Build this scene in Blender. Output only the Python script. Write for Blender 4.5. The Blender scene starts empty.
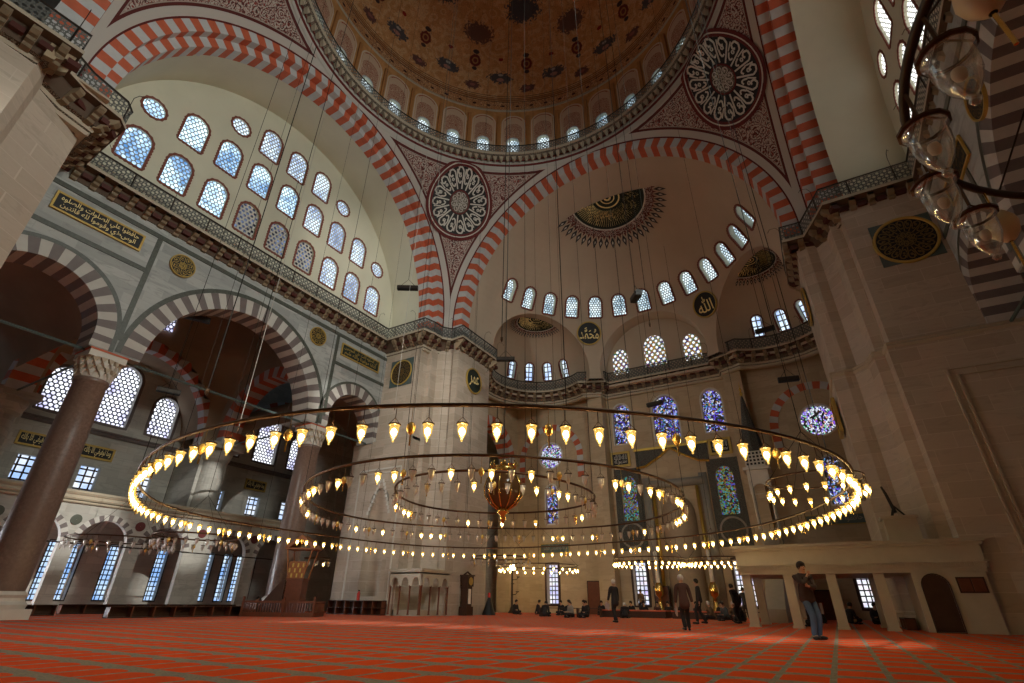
import bpy, bmesh, math, random
from mathutils import Vector, Matrix
from mathutils.geometry import tessellate_polygon
PI = math.pi
sc = bpy.context.scene
C = sc.collection
random.seed(7)
# ------------------------------------------------------------------ camera
cam_d = bpy.data.cameras.new('camera'); cam = bpy.data.objects.new('camera', cam_d); C.objects.link(cam)
sc.camera = cam
cam_d.sensor_width = 36; cam_d.lens = 497.62*36/1024; cam_d.clip_start = .05; cam_d.clip_end = 300
YAW, PITCH, ROLL = -.5312, .4824, .0118
_f = Vector((math.sin(YAW)*math.cos(PITCH), math.cos(YAW)*math.cos(PITCH), math.sin(PITCH)))
_r = Vector((math.cos(YAW), -math.sin(YAW), 0)); _u = _r.cross(_f)
_r2 = _r*math.cos(ROLL)+_u*math.sin(ROLL); _u2 = -_r*math.sin(ROLL)+_u*math.cos(ROLL)
cam.matrix_world = Matrix(((_r2.x, _u2.x, -_f.x, 9.4327), (_r2.y, _u2.y, -_f.y, -14.7508), (_r2.z, _u2.z, -_f.z, .7817), (0, 0, 0, 1)))
# ------------------------------------------------------------------ world, exposure
w = bpy.data.worlds.new('sky'); sc.world = w; w.use_nodes = True
WB = w.node_tree.nodes['Background']; WB.inputs[0].default_value = (1, .94, .84, 1); WB.inputs[1].default_value = .045
sc.view_settings.view_transform = 'Standard'; sc.view_settings.look = 'None'; sc.view_settings.gamma = 1
sc.view_settings.exposure = 0.0; sc.view_settings.use_curve_mapping = False
sc.cycles.use_denoising = True
sc.cycles.max_bounces = 6; sc.cycles.diffuse_bounces = 4; sc.cycles.glossy_bounces = 2; sc.cycles.transparent_max_bounces = 10
sc.cycles.transmission_bounces = 3; sc.cycles.sample_clamp_indirect = 4.0
DL, DA, DB = 205, 300, 420     # watts of the added fill lights: right tympanum, left aisle, back wall
SPR = 120
WIN = 1.0      # daylight strength of the window glass

# ------------------------------------------------------------------ node helper
class NT:
    def __init__(s, name):
        s.m = bpy.data.materials.new(name); s.m.use_nodes = True; s.t = s.m.node_tree; s.n = s.t.nodes; s.l = s.t.links
        s.n.clear(); s.out = s.n.new('ShaderNodeOutputMaterial')
    def put(s, sock, v):
        if isinstance(v, bpy.types.NodeSocket): s.l.new(v, sock)
        elif v is not None:
            if hasattr(sock.default_value, '__len__'):
                if not hasattr(v, '__len__'): v = (v, v, v)
                v = tuple(v)
                k = len(sock.default_value)
                if len(v) < k: v = v+(1,)*(k-len(v))
                sock.default_value = v[:k]
            else: sock.default_value = v
    def nd(s, t, ins=(), out=0, **kw):
        n = s.n.new(t)
        for k, v in kw.items(): setattr(n, k, v)
        if isinstance(ins, dict):
            for k, v in ins.items(): s.put(n.inputs[k], v)
        else:
            for i, v in enumerate(ins): s.put(n.inputs[i], v)
        return n.outputs[out]
    def ma(s, op, a, b=None, c=None): return s.nd('ShaderNodeMath', [a, b, c] if c is not None else ([a, b] if b is not None else [a]), operation=op)
    def pos(s): return s.nd('ShaderNodeNewGeometry')
    def obj(s): return s.nd('ShaderNodeTexCoord', out=3)
    def uv(s): return s.nd('ShaderNodeTexCoord', out=2)
    def sep(s, v):
        n = s.n.new('ShaderNodeSeparateXYZ'); s.put(n.inputs[0], v); return n.outputs
    def xyz(s, x, y, z=0): return s.nd('ShaderNodeCombineXYZ', [x, y, z])
    def noise(s, v, sc_=1, det=3, rough=.5, dist=0, out=0): return s.nd('ShaderNodeTexNoise', {'Vector': v, 'Scale': sc_, 'Detail': det, 'Roughness': rough, 'Distortion': dist}, out=out)
    def vor(s, v, sc_=1, feat='F1', out=0, rnd=1): return s.nd('ShaderNodeTexVoronoi', {'Vector': v, 'Scale': sc_, 'Randomness': rnd}, out=out, feature=feat)
    def mix(s, f, a, b):
        n = s.n.new('ShaderNodeMix'); n.data_type = 'RGBA'
        s.put(n.inputs[0], f); s.put(n.inputs[6], a); s.put(n.inputs[7], b); return n.outputs[2]
    def scale(s, v, k):  # multiply vector by triple
        n = s.n.new('ShaderNodeVectorMath'); n.operation = 'MULTIPLY'; s.put(n.inputs[0], v); s.put(n.inputs[1], k); return n.outputs[0]
    def ramp(s, f, stops, const=False):
        n = s.n.new('ShaderNodeValToRGB'); s.put(n.inputs[0], f); cr = n.color_ramp
        if const: cr.interpolation = 'CONSTANT'
        while len(cr.elements) < len(stops): cr.elements.new(.5)
        for e, (p, c) in zip(cr.elements, stops):
            e.position = p; e.color = tuple(c)+(1,) if hasattr(c, '__len__') else (c, c, c, 1)
        return n.outputs[0]
    def step(s, a, lo, hi):   # smooth 0..1
        return s.nd('ShaderNodeMapRange', {0: a, 1: lo, 2: hi, 3: 0.0, 4: 1.0})
    def surf(s, col, rough=.7, metal=0, spec=.3, bump=None, bs=.3, emis=None, es=0):
        b = s.n.new('ShaderNodeBsdfPrincipled'); s.put(b.inputs['Base Color'], col); s.put(b.inputs['Roughness'], rough)
        s.put(b.inputs['Metallic'], metal); s.put(b.inputs['Specular IOR Level'], spec)
        if bump is not None:
            bn = s.n.new('ShaderNodeBump'); s.put(bn.inputs['Height'], bump); bn.inputs['Strength'].default_value = bs; bn.inputs['Distance'].default_value = .02
            s.l.new(bn.outputs[0], b.inputs['Normal'])
        if emis is not None: s.put(b.inputs['Emission Color'], emis); s.put(b.inputs['Emission Strength'], es)
        s.l.new(b.outputs[0], s.out.inputs[0]); return s.m
    def shader(s, sh): s.l.new(sh, s.out.inputs[0]); return s.m

def plain(name, col, rough=.6, metal=0, spec=.3, var=.15, vs=6):
    t = NT(name); n = t.noise(t.obj(), vs, 3)
    c = t.mix(n, [x*(1-var) for x in col], [min(1, x*(1+var)) for x in col])
    return t.surf(c, rough, metal, spec)

# --- stone and plaster
def stone(name, c1, c2, joint, bw=1.5, bh=.62, vein=.35, rough=.6, js=.012, jm=.6):
    t = NT(name); P = t.pos(); x, y, z = t.sep(P)
    v = t.xyz(t.ma('ADD', x, y), z, 0)
    br = t.n.new('ShaderNodeTexBrick'); t.l.new(v, br.inputs['Vector'])
    br.inputs['Color1'].default_value = (0, 0, 0, 1); br.inputs['Color2'].default_value = (1, 1, 1, 1); br.inputs['Mortar'].default_value = (.5, .5, .5, 1)
    br.inputs['Scale'].default_value = 1; br.inputs['Mortar Size'].default_value = js; br.inputs['Mortar Smooth'].default_value = .3
    br.inputs['Brick Width'].default_value = bw; br.inputs['Row Height'].default_value = bh; br.inputs['Bias'].default_value = 0
    n1 = t.noise(t.scale(P, (1, 1, 3.5)), .8, 6, .6, 1.2)
    n2 = t.noise(P, .22, 3)
    f = t.ma('MULTIPLY_ADD', br.outputs[0], .45, t.ma('MULTIPLY', n1, .55))
    f2 = t.step(f, .25, .75)
    c = t.mix(f2, c1, c2)
    c = t.mix(t.ma('MULTIPLY', t.step(n1, .52, .62), vein), c, [a*.62 for a in c1])
    c = t.mix(t.ma('MULTIPLY', t.step(n2, .35, .7), .3), c, [a*.75 for a in c2])
    c = t.mix(t.ma('MULTIPLY', br.outputs['Fac'], jm), c, joint)
    return t.surf(c, rough, bump=t.ma('SUBTRACT', 1, br.outputs['Fac']), bs=.15)
M_lime = stone('limestone', (.43, .36, .28), (.56, .48, .39), (.64, .57, .48))
M_lime2 = stone('limestone_warm', (.44, .34, .22), (.54, .43, .29), (.40, .32, .22), bw=1.2, bh=.55)
M_marble = stone('grey_marble', (.30, .32, .31), (.48, .50, .48), (.34, .36, .35), bw=1.6, bh=.5, vein=.5)
M_aisle = stone('aisle_stone', (.38, .37, .33), (.52, .51, .46), (.32, .31, .28), bw=1.1, bh=.45, vein=.4)
M_whitestone = plain('white_stone', (.62, .60, .54), .55, var=.1, vs=2)
M_moulding = plain('moulding_stone', (.46, .40, .30), .6, var=.12, vs=3)
M_green = plain('green_marble_band', (.085, .095, .08), .35, var=.5, vs=9)
def plaster(name, col, k=.1):
    t = NT(name); P = t.pos(); n = t.noise(P, .25, 4); n2 = t.noise(P, 3, 4)
    c = t.mix(t.step(n, .3, .7), [a*(1-k) for a in col], [a*(1+k*.6) for a in col])
    c = t.mix(t.ma('MULTIPLY', t.step(n2, .55, .75), .12), c, [a*.8 for a in col])
    return t.surf(c, .85, spec=.15)
M_cream = plaster('cream_plaster', (.64, .63, .50))
M_tan = plaster('tan_plaster', (.52, .43, .33))
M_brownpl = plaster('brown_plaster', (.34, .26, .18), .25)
M_red = plain('red_voussoir', (.50, .115, .055), .6, var=.18, vs=3)
M_wht = plain('pale_voussoir', (.50, .51, .51), .6, var=.15, vs=3)
M_mauve = plain('mauve_voussoir', (.16, .135, .13), .55, var=.2, vs=3)
M_offw = plain('offwhite_voussoir', (.50, .49, .45), .6, var=.12, vs=3)
M_darkred = plain('maroon_paint_line', (.13, .02, .018), .7)
M_band = plaster('grey_white_band', (.55, .53, .48), .06)
def porphyry():
    t = NT('porphyry'); P = t.obj(); n = t.noise(P, 9, 5, .7); n2 = t.noise(P, .7, 3)
    c = t.mix(t.step(n, .35, .65), (.13, .085, .068), (.26, .18, .145)); c = t.mix(t.step(n2, .3, .7), c, (.17, .115, .09))
    return t.surf(c, .35, spec=.5)
M_porph = porphyry()
def arabesque(name, bg, fg, acc, sc_=2.2, amt=.5):
    t = NT(name); P = t.pos(); d = t.vor(P, sc_, 'F1'); e = t.noise(P, sc_*1.6, 1, dist=1.5)
    k = t.ma('SINE', t.ma('MULTIPLY_ADD', d, 26, t.ma('MULTIPLY', e, 14)))
    c = t.mix(t.step(k, .05, .45), bg, fg)
    k2 = t.ma('SINE', t.ma('MULTIPLY_ADD', t.vor(P, sc_*1.9, 'F1'), 22, t.ma('MULTIPLY', e, 9)))
    c = t.mix(t.step(k2, amt, amt+.3), c, acc)
    return t.surf(c, .8)
M_arab = arabesque('pendentive_arabesque', (.085, .035, .03), (.50, .46, .41), (.26, .045, .035), 1.7, .62)
M_arab2 = arabesque('cornice_arabesque', (.05, .05, .04), (.30, .30, .24), (.14, .06, .04), 4.0)
M_gilt = plain('gilt', (.62, .42, .09), .35, .75, .5, var=.2)
M_giltd = plain('dim_gold_paint', (.17, .11, .035), .5)
M_gilts = plain('bright_gold_script', (.95, .74, .33), .5)
M_giltp = plain('gold_leaf_paint', (.48, .33, .08), .5, .25, .4, var=.15, vs=20)
M_brass = plain('brass', (.75, .50, .14), .22, .95, .6, var=.08)
M_black = plain('black_paint', (.012, .012, .012), .5)
M_blackgold = arabesque('black_gold_script_field', (.015, .014, .012), (.02, .02, .018), (.45, .32, .08), 4.5, .45)
M_greengold = arabesque('green_gold_script_field', (.02, .035, .025), (.03, .04, .03), (.42, .33, .10), 5, .35)
M_iron = plain('dark_iron', (.05, .04, .032), .45, .6, .4)
M_ironb = plain('bronze_iron', (.085, .045, .022), .38, .75, .5)
M_tie = plain('painted_tie_rod', (.09, .13, .125), .5, .2)
M_wood = plain('dark_wood', (.050, .022, .012), .45, var=.35, vs=5)
M_woodr = plain('red_wood', (.13, .042, .020), .4, var=.3, vs=5)
M_woodo = plain('orange_wood', (.26, .095, .03), .42, var=.25, vs=5)
M_corb = plain('corbel_stone', (.40, .31, .20), .65, var=.2, vs=2)
M_corbd = plain('corbel_shadow_paint', (.11, .075, .05), .7, var=.3, vs=2)  # dark brown of the cornice faces behind the brackets

# lattice window glass: uv in metres
def lattice(name, cell=.17, hole=.43, tint=(.55, .75, 1.0), hot=(.92, .97, 1.0), stone_c=(.40, .41, .42), es=1.6, hi=.5, rnd=.4):
    t = NT(name); u, v, _ = t.sep(t.uv())
    sx = cell; sy = cell*math.sqrt(3)
    def grid(ou, ov):
        a = t.ma('SUBTRACT', t.ma('FRACT', t.ma('ADD', t.ma('DIVIDE', u, sx), ou)), .5)
        b = t.ma('MULTIPLY', t.ma('SUBTRACT', t.ma('FRACT', t.ma('ADD', t.ma('DIVIDE', v, sy), ov)), .5), math.sqrt(3))
        return t.ma('SQRT', t.ma('ADD', t.ma('MULTIPLY', a, a), t.ma('MULTIPLY', b, b)))
    d = t.ma('MINIMUM', grid(0, 0), grid(.5, .5))
    f = t.ma('SUBTRACT', 1, t.step(d, hole-.05, hole+.05))
    P = t.pos(); n = t.noise(P, .55, 2); n2 = t.noise(P, 3.5, 1)
    k = t.step(t.ma('ADD', t.ma('MULTIPLY', n, 1-rnd), t.ma('MULTIPLY', n2, rnd)), hi-.12, hi+.12)
    ec = t.mix(k, tint, hot)
    em = t.nd('ShaderNodeEmission', [ec, t.ma('MULTIPLY_ADD', k, es*.55, es*.45)])
    df = t.nd('ShaderNodeBsdfDiffuse', [stone_c, .5])
    return t.shader(t.nd('ShaderNodeMixShader', [f, df, em]))
M_hexblue = lattice('lattice_glass_blue', .25, .40, (.16, .42, .90), (.70, .93, 1.0), (.34, .36, .38), es=1.75*WIN, hi=.46)
M_hexpale = lattice('lattice_glass_pale', .25, .36, (.34, .52, .92), (.75, .90, 1.0), (.46, .46, .44), es=1.6*WIN, hi=.46)
M_hexdark = lattice('lattice_glass_dim', .30, .33, (.035, .03, .035), (.28, .38, .62), (.62, .61, .56), es=.9*WIN, hi=.56)
M_hexwhite = lattice('lattice_glass_white', .30, .37, (.55, .52, 1.0), (.90, .93, 1.0), (.05, .05, .09), es=1.7*WIN, hi=.42)
M_hexsm = lattice('lattice_glass_small', .24, .38, (.42, .66, .85), (.82, .96, 1.0), (.16, .18, .20), es=1.35*WIN, hi=.45)
M_hexright = lattice('lattice_glass_white_warm', .24, .40, (.9, .9, .8), (1, 1, .95), (.10, .09, .07), es=2.4*WIN, hi=.42)
def panes(name, pw, ph, bar=.035, c1=(.45, .68, 1), c2=(.85, .95, 1), es=2.0, fr=(.12, .12, .14), stain=0):
    t = NT(name); u, v, _ = t.sep(t.uv())
    def g(a, p):
        x = t.ma('ABSOLUTE', t.ma('SUBTRACT', t.ma('FRACT', t.ma('DIVIDE', a, p)), .5)); return t.ma('LESS_THAN', x, .5-bar/p/1.0)
    f = t.ma('MULTIPLY', g(u, pw), g(v, ph)); P = t.pos(); n = t.noise(P, 1.1, 2)
    c = t.mix(t.step(n, .35, .65), c1, c2)
    if stain:
        vc = t.vor(P, 5, out=1); c = t.mix(stain, c, vc)
    em = t.nd('ShaderNodeEmission', [c, es]); df = t.nd('ShaderNodeBsdfDiffuse', [fr, .5])
    return t.shader(t.nd('ShaderNodeMixShader', [f, df, em]))
M_panes = panes('tall_window_panes', .26, .30, .035, (.28, .50, .95), (.72, .88, 1), es=1.15*WIN, fr=(.06, .07, .1))
M_panes2 = panes('square_window_panes', .45, .42, .05, (.40, .60, 1), (.9, .95, 1), es=1.1*WIN, fr=(.05, .03, .02))
M_panesq = panes('qibla_window_panes', .30, .34, .04, (.50, .50, .80), (.95, .92, .95), es=1.25*WIN, stain=.12)
M_exwin = panes('exedra_window_panes', .36, .5, .05, (.40, .55, .95), (.8, .95, 1), es=1.3*WIN, fr=(.25, .23, .2))
def stained(name, sc_, base, es, darkp=.35, thr=.05, stops=None):
    t = NT(name); u = t.uv(); v = t.scale(u, (1, 1, 1))
    e = t.vor(v, sc_, 'DISTANCE_TO_EDGE'); cc = t.vor(v, sc_, 'F1', out=1); r, g, b = t.sep(cc)
    col = t.ramp(r, stops or [(0, (.35, .42, 1)), (.25, (.16, .12, .9)), (.42, (.75, .8, 1)), (.6, (.05, .35, .5)), (.72, (.55, .30, .10)), (.85, (.10, .05, .45)), (.95, (.9, .9, .8))], True)
    lit = t.ma('GREATER_THAN', g, darkp); f = t.ma('MULTIPLY', t.step(e, thr, thr+.05), lit)
    em = t.nd('ShaderNodeEmission', [col, es]); df = t.nd('ShaderNodeBsdfDiffuse', [base, .5])
    return t.shader(t.nd('ShaderNodeMixShader', [f, df, em]))
M_stA = stained('stained_glass_blue', 8.5, (.13, .11, .10), .95*WIN, .42, .04)
M_stB = stained('stained_glass_green', 10, (.12, .10, .07), .70*WIN, .30, .04, [(0, (.10, .35, .35)), (.25, (.25, .28, .05)), (.45, (.12, .10, .6)), (.6, (.35, .22, .05)), (.75, (.05, .45, .40)), (.88, (.35, .08, .05)), (.95, (.4, .35, .7))])
def medal_glass():
    t = NT('stained_glass_medallions'); u, v, _ = t.sep(t.uv()); c = .50
    def grid(ou, ov):
        a = t.ma('SUBTRACT', t.ma('FRACT', t.ma('ADD', t.ma('DIVIDE', u, c), ou)), .5); b = t.ma('SUBTRACT', t.ma('FRACT', t.ma('ADD', t.ma('DIVIDE', v, c*1.3), ov)), .5)
        return t.ma('SQRT', t.ma('ADD', t.ma('MULTIPLY', a, a), t.ma('MULTIPLY', t.ma('MULTIPLY', b, b), 1.4)))
    d = t.ma('MINIMUM', grid(0, 0), grid(.5, .5)); f = t.ma('LESS_THAN', d, .25); rim = t.ma('LESS_THAN', d, .33)
    r, g, b_ = t.sep(t.vor(t.uv(), 9, out=1)); col = t.ramp(r, [(0, (.75, .45, .06)), (.35, (.10, .08, .5)), (.55, (.05, .30, .12)), (.72, (.6, .10, .04)), (.85, (.5, .45, .35))], True)
    e1 = t.nd('ShaderNodeEmission', [(.92, .97, 1), 1.15*WIN]); e2 = t.nd('ShaderNodeEmission', [col, .55*WIN]); df = t.nd('ShaderNodeBsdfDiffuse', [(.06, .045, .03), .5])
    return t.shader(t.nd('ShaderNodeMixShader', [f, t.nd('ShaderNodeMixShader', [rim, e2, df]), e1]))
M_stC = medal_glass()
M_rose = stained('rose_glass', 8.0, (.13, .12, .14), 1.1*WIN, .28, .04, [(0, (.8, .85, 1)), (.3, (.4, .35, 1)), (.5, (.75, .8, .9)), (.65, (.7, .35, .3)), (.75, (.25, .7, .45)), (.88, (.30, .1, .9))])

# ------------------------------------------------------------------ mesh helper
class MB:
    def __init__(s): s.v = []; s.f = []; s.mi = []; s.uv = []; s.hasuv = False
    def add(s, vs, fs, mi=0, uvs=None):
        o = len(s.v); s.v += [tuple(p) for p in vs]
        for k, f in enumerate(fs):
            s.f.append([i+o for i in f]); s.mi.append(mi if isinstance(mi, int) else mi[k])
            if uvs: s.hasuv = True; s.uv.append([uvs[i] for i in f])
            else: s.uv.append(None)
    def box(s, x0, x1, y0, y1, z0, z1, mi=0, fr=None, taper=0):
        t = taper
        vs = [(x0, y0, z0), (x1, y0, z0), (x1, y1, z0), (x0, y1, z0), (x0+t, y0+t, z1), (x1-t, y0+t, z1), (x1-t, y1-t, z1), (x0+t, y1-t, z1)]
        if fr: vs = [fr(*p) for p in vs]
        s.add(vs, [(0, 3, 2, 1), (4, 5, 6, 7), (0, 1, 5, 4), (1, 2, 6, 5), (2, 3, 7, 6), (3, 0, 4, 7)], mi)
    def rbox(s, c, ux, uy, uz, mi=0):   # centre and three half-axis vectors
        c, ux, uy, uz = map(Vector, (c, ux, uy, uz)); vs = []
        for k in (-1, 1):
            for a, b in ((-1, -1), (1, -1), (1, 1), (-1, 1)): vs.append(c+ux*a+uy*b+uz*k)
        s.add(vs, [(0, 3, 2, 1), (4, 5, 6, 7), (0, 1, 5, 4), (1, 2, 6, 5), (2, 3, 7, 6), (3, 0, 4, 7)], mi)
    def tube(s, path, r, n=6, closed=False, mi=0, cap=True):
        P = [Vector(p) for p in path]; m = len(P); rings = []
        rr = r if hasattr(r, '__len__') else [r]*m
        prev = None
        for i in range(m):
            a = P[i-1] if (i or closed) else P[i]; b = P[(i+1) % m] if (i < m-1 or closed) else P[i]
            t = (b-a).normalized()
            if prev is None:
                ref = Vector((0, 0, 1)) if abs(t.z) < .9 else Vector((1, 0, 0)); x = t.cross(ref).normalized()
            else: x = (prev-t*prev.dot(t)).normalized()
            prev = x; y = t.cross(x)
            rings.append([P[i]+(x*math.cos(2*PI*k/n)+y*math.sin(2*PI*k/n))*rr[i] for k in range(n)])
        vs = [p for q in rings for p in q]; fs = []
        for i in range(m if closed else m-1):
            j = (i+1) % m
            for k in range(n): fs.append((i*n+k, i*n+(k+1) % n, j*n+(k+1) % n, j*n+k))
        if cap and not closed: fs += [tuple(range(n))[::-1], tuple((m-1)*n+k for k in range(n))]
        s.add(vs, fs, mi)
    def lathe(s, prof, n=16, c=(0, 0, 0), mi=0, fr=None, sx=1, sy=1, a0=0, a1=2*PI, flute=0):
        full = abs(a1-a0-2*PI) < 1e-6; k = n if full else n+1; vs = []
        for r, z in prof:
            for i in range(k):
                a = a0+(a1-a0)*i/n; q = r*(1+(flute if i % 2 else 0)); p = (c[0]+q*math.cos(a)*sx, c[1]+q*math.sin(a)*sy, c[2]+z)
                vs.append(fr(*p) if fr else p)
        fs = []
        for j in range(len(prof)-1):
            for i in range(n):
                i2 = (i+1) % k; fs.append((j*k+i, j*k+i2, (j+1)*k+i2, (j+1)*k+i))
        s.add(vs, fs, mi)
    def prism(s, poly, w0, w1, fr, mi=0, caps=(1, 1)):   # poly in (u,v), extruded along w
        n = len(poly); vs = [fr(u, v, w0) for u, v in poly]+[fr(u, v, w1) for u, v in poly]
        fs = [(i, (i+1) % n, n+(i+1) % n, n+i) for i in range(n)]
        tri = tessellate_polygon([[Vector((u, v, 0)) for u, v in poly]])
        if caps[0]: fs += [tuple(t) for t in tri]
        if caps[1]: fs += [tuple(n+i for i in t) for t in tri]
        s.add(vs, fs, mi)
    def sheet(s, fn, nu, nv, mi=0, uvfn=None, closeu=False):
        ku = nu if closeu else nu+1; vs = []; uvs = []
        for j in range(nv+1):
            for i in range(nu+1):
                vs.append(fn(i/nu, j/nv)); uvs.append(uvfn(i/nu, j/nv) if uvfn else (i/nu, j/nv))
        k = nu+1; fs = [(j*k+i, j*k+i+1, (j+1)*k+i+1, (j+1)*k+i) for j in range(nv) for i in range(nu)]
        s.add(vs, fs, mi, uvs)
    def build(s, name, mats, parent=None, smooth=False, kind=None, label=None, cat=None, group=None, world=True):
        me = bpy.data.meshes.new(name); o = bpy.data.objects.new(name, me)
        off = Vector((0, 0, 0))
        if parent is not None and world: off = worldloc(parent)
        me.from_pydata([tuple(Vector(p)-off) for p in s.v], [], s.f)
        for m in (mats if isinstance(mats, (list, tuple)) else [mats]): me.materials.append(m)
        me.polygons.foreach_set('material_index', s.mi)
        if s.hasuv:
            ul = me.uv_layers.new(name='UVMap'); li = 0; dat = []
            for f, q in zip(s.f, s.uv):
                if q: dat += [c for p in q for c in p]
                else: dat += [0.0]*(2*len(f))
            ul.data.foreach_set('uv', dat)
        if smooth: me.polygons.foreach_set('use_smooth', [True]*len(me.polygons))
        me.validate(); me.update()
        C.objects.link(o)
        if parent is not None: o.parent = parent
        if kind: o['kind'] = kind
        if label: o['label'] = label
        if cat: o['category'] = cat
        if group: o['group'] = group
        return o
def worldloc(o):
    v = Vector((0, 0, 0))
    while o is not None: v += o.location; o = o.parent
    return v
def thing(name, label, cat, loc=(0, 0, 0), rz=0, group=None):
    o = bpy.data.objects.new(name, None); C.objects.link(o); o.location = loc; o.rotation_euler = (0, 0, rz)
    o.empty_display_size = .2
    o['label'] = label; o['category'] = cat
    if group: o['group'] = group
    return o
def copy_tree(o, parent=None):
    c = o.copy(); C.objects.link(c)
    if parent is not None: c.parent = parent
    for ch in [q for q in KIDS.get(o.name, [])]:
        copy_tree(ch, c)
    return c
KIDS = {}
def index_kids(root):
    KIDS[root.name] = list(root.children)
    for ch in root.children: index_kids(ch)
def S(mb, name, mats, smooth=False, parent=None): return mb.build(name, mats, parent, smooth, kind=None if parent else 'structure')
def frame(o, U, V, W):
    o, U, V, W = map(Vector, (o, U, V, W))
    return lambda u, v, w=0: o+U*u+V*v+W*w
FL = lambda x: frame((x, 0, 0), (0, 1, 0), (0, 0, 1), (1, 0, 0))     # wall at x facing +x : u=y v=z
FR = lambda x: frame((x, 0, 0), (0, 1, 0), (0, 0, 1), (-1, 0, 0))    # wall at x facing -x
FQ = lambda y: frame((0, y, 0), (1, 0, 0), (0, 0, 1), (0, -1, 0))    # wall at y facing -y : u=x v=z
FB = lambda y: frame((0, y, 0), (1, 0, 0), (0, 0, 1), (0, 1, 0))     # wall at y facing +y
def outline(kind, cu, cv, w, h, n=14, g=0):
    w2 = w/2+g; h2 = h/2+g
    if kind == 'round': return [(cu+w2*math.cos(2*PI*i/(2*n)), cv+h2*math.sin(2*PI*i/(2*n))) for i in range(2*n)]
    if kind == 'rect': return [(cu-w2, cv-h2), (cu+w2, cv-h2), (cu+w2, cv+h2), (cu-w2, cv+h2)]
    pts = [(cu-w2, cv-h2), (cu+w2, cv-h2)]
    rise = w2 if kind == 'arch' else w2*1.35
    base = cv+h2-rise
    for i in range(n+1):
        a = PI*i/n; k = math.sin(a)
        if kind == 'point': k = k**.85
        pts.append((cu+w2*math.cos(a)*(1 if kind == 'arch' else (1-.10*math.sin(a)**2*0)), base+rise*k))
    return pts
def archhole(cu, cz, r, z0, n=24, pt=0):   # opening: legs from z0 up to cz then a semicircle
    L = [(cu-r, z0), (cu+r, z0)]
    for i in range(n+1):
        a = PI*i/n; L.append((cu+r*math.cos(a), cz+r*math.sin(a)*(1+pt*math.sin(a)**4)))
    return L
def plate(mb, outer, holes, fr, depth=.3, mi=0, rmi=None, back=False):
    loops = [outer]+holes; pts = [p for l in loops for p in l]
    tri = tessellate_polygon([[Vector((u, v, 0)) for u, v in l] for l in loops])
    mb.add([fr(u, v, 0) for u, v in pts], [tuple(t) for t in tri], mi, [p for p in pts])
    if back: mb.add([fr(u, v, -depth) for u, v in pts], [tuple(t) for t in tri], mi, [p for p in pts])
    for l in holes:
        n = len(l); mb.add([fr(u, v, 0) for u, v in l]+[fr(u, v, -depth) for u, v in l], [(i, (i+1) % n, n+(i+1) % n, n+i) for i in range(n)], mi if rmi is None else rmi)
def vouss(mb, fr, cu, cz, r0, r1, w0, w1, n, a0=0, a1=PI, pt=0, leg=0, mis=(0, 1), faces='fs', legn=0, w0b=None):
    """ring of n alternate voussoirs: front face at w0 between r0 and r1, soffit at r0 from w0 to w1"""
    def P(r, a, w):
        q = math.sin(a); z = cz+r*q*(1+pt*q**4); return fr(cu+r*math.cos(a), z, w)
    for i in range(n):
        b0 = a0+(a1-a0)*i/n; b1 = a0+(a1-a0)*(i+1)/n; sub = max(1, int((b1-b0)/.06)); m = mis[i % 2]
        for s_ in range(sub):
            c0 = b0+(b1-b0)*s_/sub; c1 = b0+(b1-b0)*(s_+1)/sub
            if 'f' in faces: mb.add([P(r0, c0, w0), P(r1, c0, w0), P(r1, c1, w0), P(r0, c1, w0)], [(0, 1, 2, 3)], m)
            if 's' in faces: mb.add([P(r0, c0, w0), P(r0, c1, w0), P(r0, c1, w1), P(r0, c0, w1)], [(0, 1, 2, 3)], m)
            if 'o' in faces: mb.add([P(r1, c0, w0), P(r1, c1, w0), P(r1, c1, w1), P(r1, c0, w1)], [(0, 1, 2, 3)], m)
    if leg:
        k = max(1, legn or int(round(leg/.5)))
        for side, q in ((0, a0), (1, a1)):
            sg = math.cos(q); sg = 1 if sg > 0 else -1
            for i in range(k):
                z1 = cz-leg*i/k; z0 = cz-leg*(i+1)/k; m = mis[(i+1) % 2]
                A, B = cu+sg*r0, cu+sg*r1
                if 'f' in faces: mb.add([fr(A, z0, w0), fr(B, z0, w0), fr(B, z1, w0), fr(A, z1, w0)], [(0, 1, 2, 3)], m)
                if 's' in faces: mb.add([fr(A, z0, w0), fr(A, z1, w0), fr(A, z1, w1), fr(A, z0, w1)], [(0, 1, 2, 3)], m)
WN = [0]
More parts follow.
